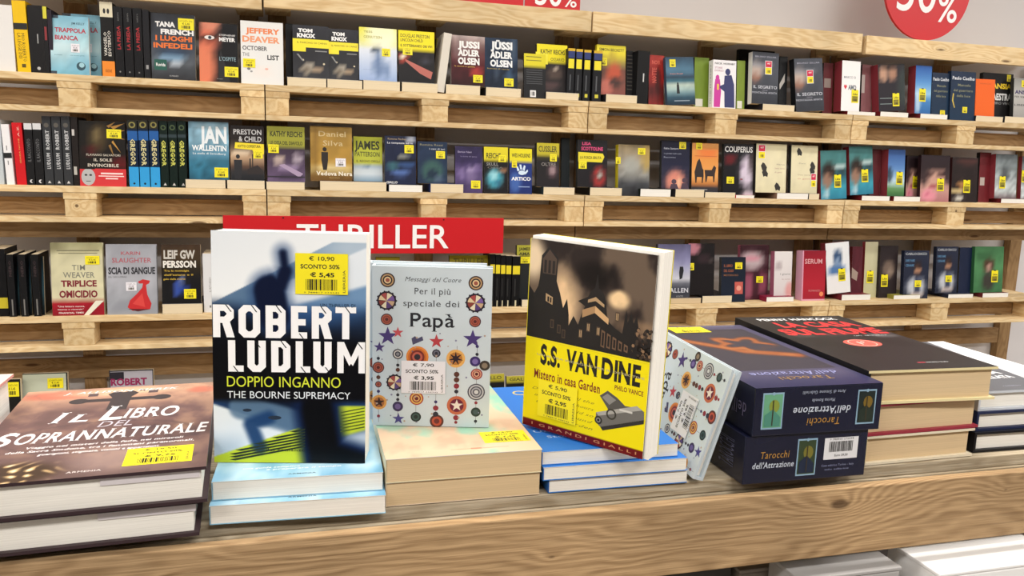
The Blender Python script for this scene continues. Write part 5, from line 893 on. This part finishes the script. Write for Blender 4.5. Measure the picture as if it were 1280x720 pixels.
# castle book
def vd_ground(U, T):
    n = fbm(U, T, 4, 31, 5); n2 = fbm(U, T, 9, 7, 5); C = np.zeros(U.shape+(3,)); C[:] = rgb('6a5a4c')
    C = mixc(C, '2c2422', sstep(n, .42, .62)); C = mixc(C, 'e8c498', .95*(1-sstep(np.hypot((U-.27)/.2, (T-.3)/.22), .3, 1.1))*(.5+n2)); C = mixc(C, 'f4dcb8', .9*(1-sstep(np.hypot((U-.03)/.14, (T-.1)/.14), .3, 1.1)))
    C = mixc(C, 'f2d0a0', 1.2*(1-sstep(np.hypot((U-.74)/.11, (T-.24)/.06), .4, 1))*(.4+n2)); C = mixc(C, '15100f', .9*(1-sstep(np.hypot((U-.55)/.22, (T-.14)/.09), .3, 1.1)))
    C = mixc(C, 'a88868', .6*(1-sstep(np.hypot((U-.9)/.2, (T-.36)/.05), .3, 1.1)))
    C = mixc(C, '16100e', sstep(T, .4, .46)); C = mixc(C, 'f1e012', sstep(T, .5125, .517)); C = mixc(C, '6a1418', sstep(T, .955, .958)); return C
def vd_print(ik):
    K = '140f0d'; K2 = '241a15'; L_ = 'b0926c'
    ik.poly([(0, .52), (0, .24), (.05, .28), (.08, .24), (.09, .2), (.1, .08), (.16, .03), (.24, .08), (.235, .2), (.27, .26), (.3, .33), (.33, .28), (.35, .36), (.36, .52)], K)
    ik.poly([(.11, .095), (.165, .045), (.23, .09), (.225, .17), (.115, .17)], '4a3a30')
    for i in range(3): ik.rect(.125+.035*i, .1, .145+.035*i, .165, '1c1512')
    ik.poly([(.34, .52), (.35, .42), (.39, .36), (.43, .4), (.46, .33), (.48, .3), (.42, .28), (.5, .25), (.52, .22), (.55, .2), (.565, .13), (.58, .2), (.62, .22), (.64, .26), (.66, .35), (.72, .38), (.78, .4), (.8, .28), (.815, .34), (.84, .29), (.86, .34), (.88, .3), (.9, .36), (.9, .52)], K)
    ik.poly([(.5, .265), (.56, .245), (.63, .275), (.63, .29), (.56, .265), (.5, .28)], L_); ik.poly([(.46, .32), (.56, .29), (.56, .325), (.46, .36)], 'a8845c'); ik.poly([(.56, .29), (.67, .34), (.67, .37), (.56, .325)], 'd0a878')
    ik.poly([(.15, .27), (.21, .285), (.21, .325), (.15, .31)], L_); ik.rect(.165, .285, .18, .312, K); ik.rect(.187, .288, .2, .315, K)
    for (u, t) in ((.5, .38), (.58, .39), (.72, .3), (.44, .42), (.2, .4), (.26, .42), (.3, .44)): ik.rect(u, t, u+.03, t+.045, '4a3a2c'); ik.rect(u+.006, t+.006, u+.024, t+.04, L_ if u > .4 else '2c221c'); ik.rect(u+.012, t+.006, u+.016, t+.04, K)
    for i in range(5): ik.poly([(.62+.045*i, .4+.012*i), (.65+.045*i, .408+.012*i), (.65+.045*i, .49), (.62+.045*i, .485)], '6a503c'); ik.poly([(.628+.045*i, .412+.012*i), (.643+.045*i, .416+.012*i), (.643+.045*i, .48), (.628+.045*i, .478)], K)
    rr = random.Random(3)
    for _ in range(60): u = rr.uniform(.86, 1); t = rr.uniform(.36, .5); ik.ell(u, t, .012, .009, rr.choice((K, K, '3a2c22', '8a6c50')), 6)
    ik.rect(0, .5125, 1, .52, 'f1e012')
    Bk = '15120a'
    ik.text('S.S.', .13, .3, .535, .64, Bk, .04, True, 5); ik.text('VAN', .35, .61, .53, .64, Bk, .04, True, 5); ik.text('DINE', .64, .94, .53, .64, Bk, .04, True, 5)
    ik.text("UN'ALTRA INDAGINE PER IL DETECTIVE", .1, .97, .592, .603, 'b8b088', .01, False, 2)
    ik.text('Mistero in casa Garden', .08, .64, .675, .725, '7a1c14', .02, True, 4); ik.text('PHILO VANCE', .75, .97, .66, .685, '7a1c14', .02, True, 3)
    for i in range(5): ik.text(('Dear sir, of all the', 'many strange hours', 'the letter said so', 'what he found', 'in the garden')[i], .07+.02*i, .6, .775+.034*i, .79+.034*i, '8a7e1c', 0, True, 2, .4)
    ik.poly([(.64, .735), (.7, .7), (.78, .725), (.84, .755), (.93, .75), (.9, .8), (.72, .8)], '54524e'); ik.poly([(.66, .74), (.7, .715), (.77, .737), (.72, .77)], '8a8884')
    ik.poly([(.62, .825), (.93, .74), (.985, .76), (.99, .8), (.66, .895), (.62, .875)], '6c6a66'); ik.poly([(.62, .825), (.93, .74), (.97, .755), (.64, .84)], 'a8a6a0'); ik.poly([(.66, .895), (.99, .8), (.99, .82), (.68, .91)], '2c2a28')
    ik.circ(.642, .862, .03, '2a2826', 16); ik.circ(.642, .862, .018, '8a8884', 14); ik.circ(.642, .862, .01, '080808', 12); ik.ring(.74, .815, .04, .028, '38362f', 14); ik.rect(.8, .775, .9, .785, 'd0cec8')
    ik.text('I  G R A N D I  G I A L L I', .08, .95, .97, .985, 'c88a60', .01, False, 2)
xv = Vector((.6247, -.7799, -.030)); zv = Vector((.0069, -.0449, .9990))
r = book('paperback', mtx((.2093, .7003, T+.0412), xv, zv), .1265, .178, .0014, art=vd_ground, label='yellow and black paperback with a castle and pistol, standing angled on the blue trio', spine='1a1614', nx=90, nz=130, pr=vd_print, far=False, gloss=True, pg=False)
b = MB(); b.box(.0008, .131, .0016, .019, .0004, .1805); b.build('page_block', PG_WHITE, r)
b = MB(); b.box(0, .1315, .0192, .0198, .0003, .1808); b.box(-.0006, 0, 0, .0198, .0003, .178); b.build('back_cover', mat('yellow_back_cover', 'e8d820', .4), r)
sticker(r, .1265, .178, 0, 0, .042, .035, near=('€ 5,90', '€ 2,95'), o=(.0165, -.0009, .178*.075))
# dark card boxes
def card_box(M, w, d, h, label, up):
    r = empty('card_box'); r.matrix_world = M; tag(r, label, 'box', 'navy card boxes')
    # local: x right, y depth, z up ; origin front lower left
    b = MB(); b.box(0, w, 0, d, 0, h)
    o = b.build('carton', [mat('navy_card', '15182f', .22, .5, vary=.35, bscale=14)], r, bevel=.0008)
    ik = Ink(w, h, eps=.00025); e = '8fb0c8'
    def card(u0, t0, u1, t1, c1, c2, c3):
        ik.rect(u0, t0, u1, t1, e); ik.rect(u0+.01, t0+.035, u1-.01, t1-.035, c1); ik.ell((u0+u1)/2+.01, (t0+t1)/2-.1, (u1-u0)*.25, (t1-t0)*.18, c2, 12); ik.poly([(u0+.02, t1-.06), (u0+.02, t1-.3), ((u0+u1)/2, t0+.45*(t1-t0)), (u1-.02, t1-.25), (u1-.02, t1-.06)], c3); ik.rect((u0+u1)/2-.004, t0+.2*(t1-t0), (u0+u1)/2+.004, t1-.08, '3c3424'); ik.circ((u0+u1)/2, t0+.02, .012, e, 8)
    if up:
        card(.06, .1, .22, .86, '6aa884', '88963c', '4c8a78'); card(.8, .12, .95, .86, '1a2624', '7a6224', '243028')
        ik.text('Tarocchi', .41, .67, .68, .84, 'b88838', .0, True, 4, .15, 180); ik.text("dell'Attrazione", .3, .75, .44, .6, 'c8d0dc', .01, True, 4, .15, 180); ik.text('Marina Roveda', .44, .62, .27, .34, 'b0b8c8', 0, True, 3, .15, 180); ik.text('Arte di Simone Gabrielli', .36, .7, .1, .17, 'b0b8c8', 0, True, 3, .15, 180)
    else:
        card(.42, .12, .58, .9, '34442c', '7a7430', '1c2840')
        ik.text('Tarocchi', .13, .36, .33, .48, 'b88838', .0, True, 4, .15); ik.text("dell'Attrazione", .07, .4, .55, .68, 'c8d0dc', .01, True, 4, .15)
        ik.rect(.64, .14, .92, .6, 'e4e4e8'); ik.bars(.68, .22, .88, .44, '222', 24, 4); ik.text('9 788865 272558', .68, .88, .15, .19, '444', 0, False, 1); ik.text('Euro 29,50', .73, .84, .49, .54, '444', .01, False, 2)
        ik.text('Casa editrice Torino - Italy', .63, .9, .7, .745, '8a90b0', 0, False, 2); ik.text('info editrice', .66, .86, .79, .83, '8a90b0', 0, False, 2)
    ik.build('front_print', r)
    si = Ink(d, h, o=(0, d, 0), r=(0, -1, 0), n=(-1, 0, 0), eps=.00025)
    if up: si.text('Tarocchi', .3, .55, .35, .8, 'a87c38', .0, True, 4, 0, 180); si.text("dell'Attrazione", .6, .95, .4, .7, '6a6480', .0, True, 3, 0, 180)
    else: si.ring(.7, .5, .06, .052, '8a8ca8', 20); si.star(.7, .5, .045, '8a8ca8', 8, .3); si.text('TAROCCHI', .82, .93, .2, .8, '6a6c88', .0, True, 2, 0, 90)
    si.build('side_print', r)
    if up:
        def tg(U, T):
            n = fbm(U, T, 7, 41, 5); C = np.zeros(U.shape+(3,)); C[:] = rgb('4a4760')
            fr = (U > .07)*(U < .93)*(T > .08)*(T < .78); C = mixc(C, '37343e', fr*1.)
            an = np.arctan2((T-.38)*1.9, U-.62); d = np.minimum(np.abs(np.hypot((U-.62), (T-.38)*1.9)-.2-.05*np.sin(5*an))-.045*(.35+1.1*n)+.06*sstep(np.cos(an-.9), .6, .9), seg(U, T, (.1, .25), (.5, .5), 1.9)-.06+.03*n); d = np.minimum(d, seg(U, T, (.5, .5), (.85, .58), 1.9)-.05)
            C = mixc(C, 'c07038', fr*(1-sstep(d, -.02, .03))*.95); C = mixc(C, 'e09a58', fr*(1-sstep(d, -.05, -.01))*sstep(n, .4, .6)); C = mixc(C, '6a3a28', fr*(1-sstep(d, .0, .07))*.5)
            return mixc(C, '24264a', sstep(T, .8, 1))
        us = np.linspace(0, 1, 61); ts = np.linspace(1, 0, 91); U, T_ = np.meshgrid(us, ts); Gc = lin(tg(U, T_)); v = [(w*a, d*(1-t_), h+.0003) for t_ in ts for a in us]; f = []; c = []
        for j in range(90):
            for i in range(60):
                q = [(j, i), (j, i+1), (j+1, i+1), (j+1, i)]; f.append([a*61+k for a, k in q]); c += [list(Gc[a, k])+[1] for a, k in q]
        me = bpy.data.meshes.new('top_print'); me.from_pydata(v, [], f); me.materials.append(M_GLOSS); at = me.color_attributes.new('Col', 'FLOAT_COLOR', 'CORNER'); at.data.foreach_set('color', np.array(c).ravel()); me.update()
        to = bpy.data.objects.new('top_print', me); COL.objects.link(to); to.parent = r
        ti = Ink(w, d, o=(0, 0, h+.0004), r=(1, 0, 0), u=(0, 1, 0), n=(0, 0, 1), eps=.0002)
        ti.text('Tarocchi', .3, .72, .88, .925, '9a7a48', 0, True, 3, .15, 180); ti.text("dell'Attrazione", .15, .85, .815, .865, '8a8cb8', .01, True, 3, .15, 180); ti.rect(.1, .03, .9, .035, '9a98b0')
        ti.build('title_print', r)
        sticker(r, w, d, 0, 0, .046, .03, near=('€ 29,50', '€ 14,75'), o=(.03, d*.86, h+.0006), up=(0, 1, 0), n=(0, 0, 1))
    return r
def upM(x, y, z, yaw): a = math.radians(yaw); return mtx((x, y, z), (math.cos(a), math.sin(a), 0), (0, 0, 1))
card_box(upM(.3952, .6135, T+G, -.5), .131, .255, .0462, 'lower of two navy card boxes on the table, white barcode label on its front', False)
card_box(upM(.3995, .6105, T+.0474, -1.2), .134, .262, .0452, 'upper navy card box with upside-down lettering and an orange flame picture on its lid', True)
# black hardback stack
def pen_ground(U, T):
    n = fbm(U, T, 5, 51, 4); C = np.zeros(U.shape+(3,)); C[:] = rgb('1b1a1c'); C = mixc(C, '4a4240', .7*(1-sstep(np.hypot((U-.3)/.35, (T-.42)/.05), .3, 1))); C = mixc(C, '8a8888', .7*(1-sstep(np.hypot((U-.85)/.2, (T-.44)/.06), .3, 1))*n*1.6)
    C = mixc(C, '8a2028', .7*(1-sstep(np.hypot((U-.5)/.2, (T-.4)/.03), .3, 1))); C = mixc(C, '0e0f10', .6*sstep(n, .5, .7)); return C
def pen_print(ik):
    ik.text('PENNY HANCOCK', .14, .88, .045, .095, 'ecebea', .02, True, 4); ik.text('LA CASA', .2, .92, .13, .245, 'd02a2c', .04, False, 5); ik.text('SUL FIUME', .08, .97, .275, .40, 'd02a2c', .04, False, 5)
    ik.ell(.5, .575, .145, .065, 'd8584c', 28); ik.ring(.5, .575, .105, .098, 'f0c0b0', 24); ik.text('1°', .47, .53, .55, .6, 'f2d8cc', .02, False, 3); ik.text('un thriller', .6, .9, .43, .445, 'ccc', .0, False, 2)
    ik.rect(.5, .9, .56, .912, 'a83040'); ik.text('NORD SUD', .57, .74, .899, .913, 'aaa', .02, False, 2)
book('hardback', flat(.5410, .6325, T+.0304, 1.0), .135, .24, .0300, art='8a2434', label='bottom hardback of the three thick ones under the black jacket, tan page edges', spine='e0d0a0', back='e6dcc4', hard=True, pages='t', nx=1, nz=1, far=False)
book('hardback', flat(.5400, .6320, T+.0630, 1.5), .140, .24, .0322, art='e4d8b4', label='middle hardback of the three thick ones beside the navy card boxes', spine='e0d0a0', back='9a3444', hard=True, pages='t', nx=1, nz=1, far=False)
book('hardback', flat(.5360, .6315, T+.0976, -2.2), .150, .262, .0342, art=pen_ground, label='thick black jacketed hardback with red title and red seal, topmost beside the card boxes', spine='1a1a1c', back='e6d8a8', hard=True, pages='t', nx=60, nz=80, pr=pen_print, far=False, gloss=True)
# right hand stack
def rs_ground(U, T):
    C = np.zeros(U.shape+(3,)); C[:] = rgb('5c5e64'); C = mixc(C, 'e8eaee', sstep(U-(.72-.2*(T-.5)), 0, .015)); return C
def rs_print(ik):
    ik.text('JO NESSUNO', .2, .55, .60, .635, 'e2e2e4', .02, False, 3); ik.text('POLIZIA', .15, .6, .66, .72, 'e2e2e4', .04, False, 3); ik.text('RED', .12, .28, .75, .80, 'c83030', .04, False, 3); ik.text('BALLATA', .3, .6, .75, .80, 'e2e2e4', .04, False, 3); ik.text('romanzo', .3, .45, .92, .935, 'aab', .0, False, 2)
book('hardback', flat(.6845, .6420, T+.0222, -1), .15, .21, .0218, art='1c1e28', label='black bound hardback at the bottom of the pile at the right picture edge', spine='16171c', back='16171c', hard=True, pages='w', nx=1, nz=1, far=False)
book('hardback', flat(.6875, .6450, T+.0433, -.5), .15, .21, .0207, art='242c4c', label='navy edged hardback in the middle of the pile at the right picture edge', spine='242c4c', back='242c4c', hard=True, pages='w', nx=1, nz=1, far=False)
book('hardback', flat(.6890, .6470, T+.0648, -1), .15, .215, .0212, art=rs_ground, label='grey and white jacketed hardback topping the pile at the right picture edge', spine='d8dce2', back='ccd2da', hard=True, pages='w', nx=60, nz=60, pr=rs_print, far=False, gloss=True)
# pink edged pile at the far left
book('hardback', flat(-.4205, .5650, T+.0412, 0), .174, .236, .0408, art='e4c8c0', label='pink bound hardback at the far left edge, lower of two', spine='cf8f8c', back='d89c98', hard=True, pages='w', nx=1, nz=1, far=False)
book('hardback', flat(-.4205, .5650, T+.0822, 0), .174, .236, .0408, art='ecd8c4', label='pink bound hardback with a cream cover at the far left edge, topmost', spine='cf8f8c', back='d89c98', hard=True, pages='w', nx=1, nz=1, far=False)
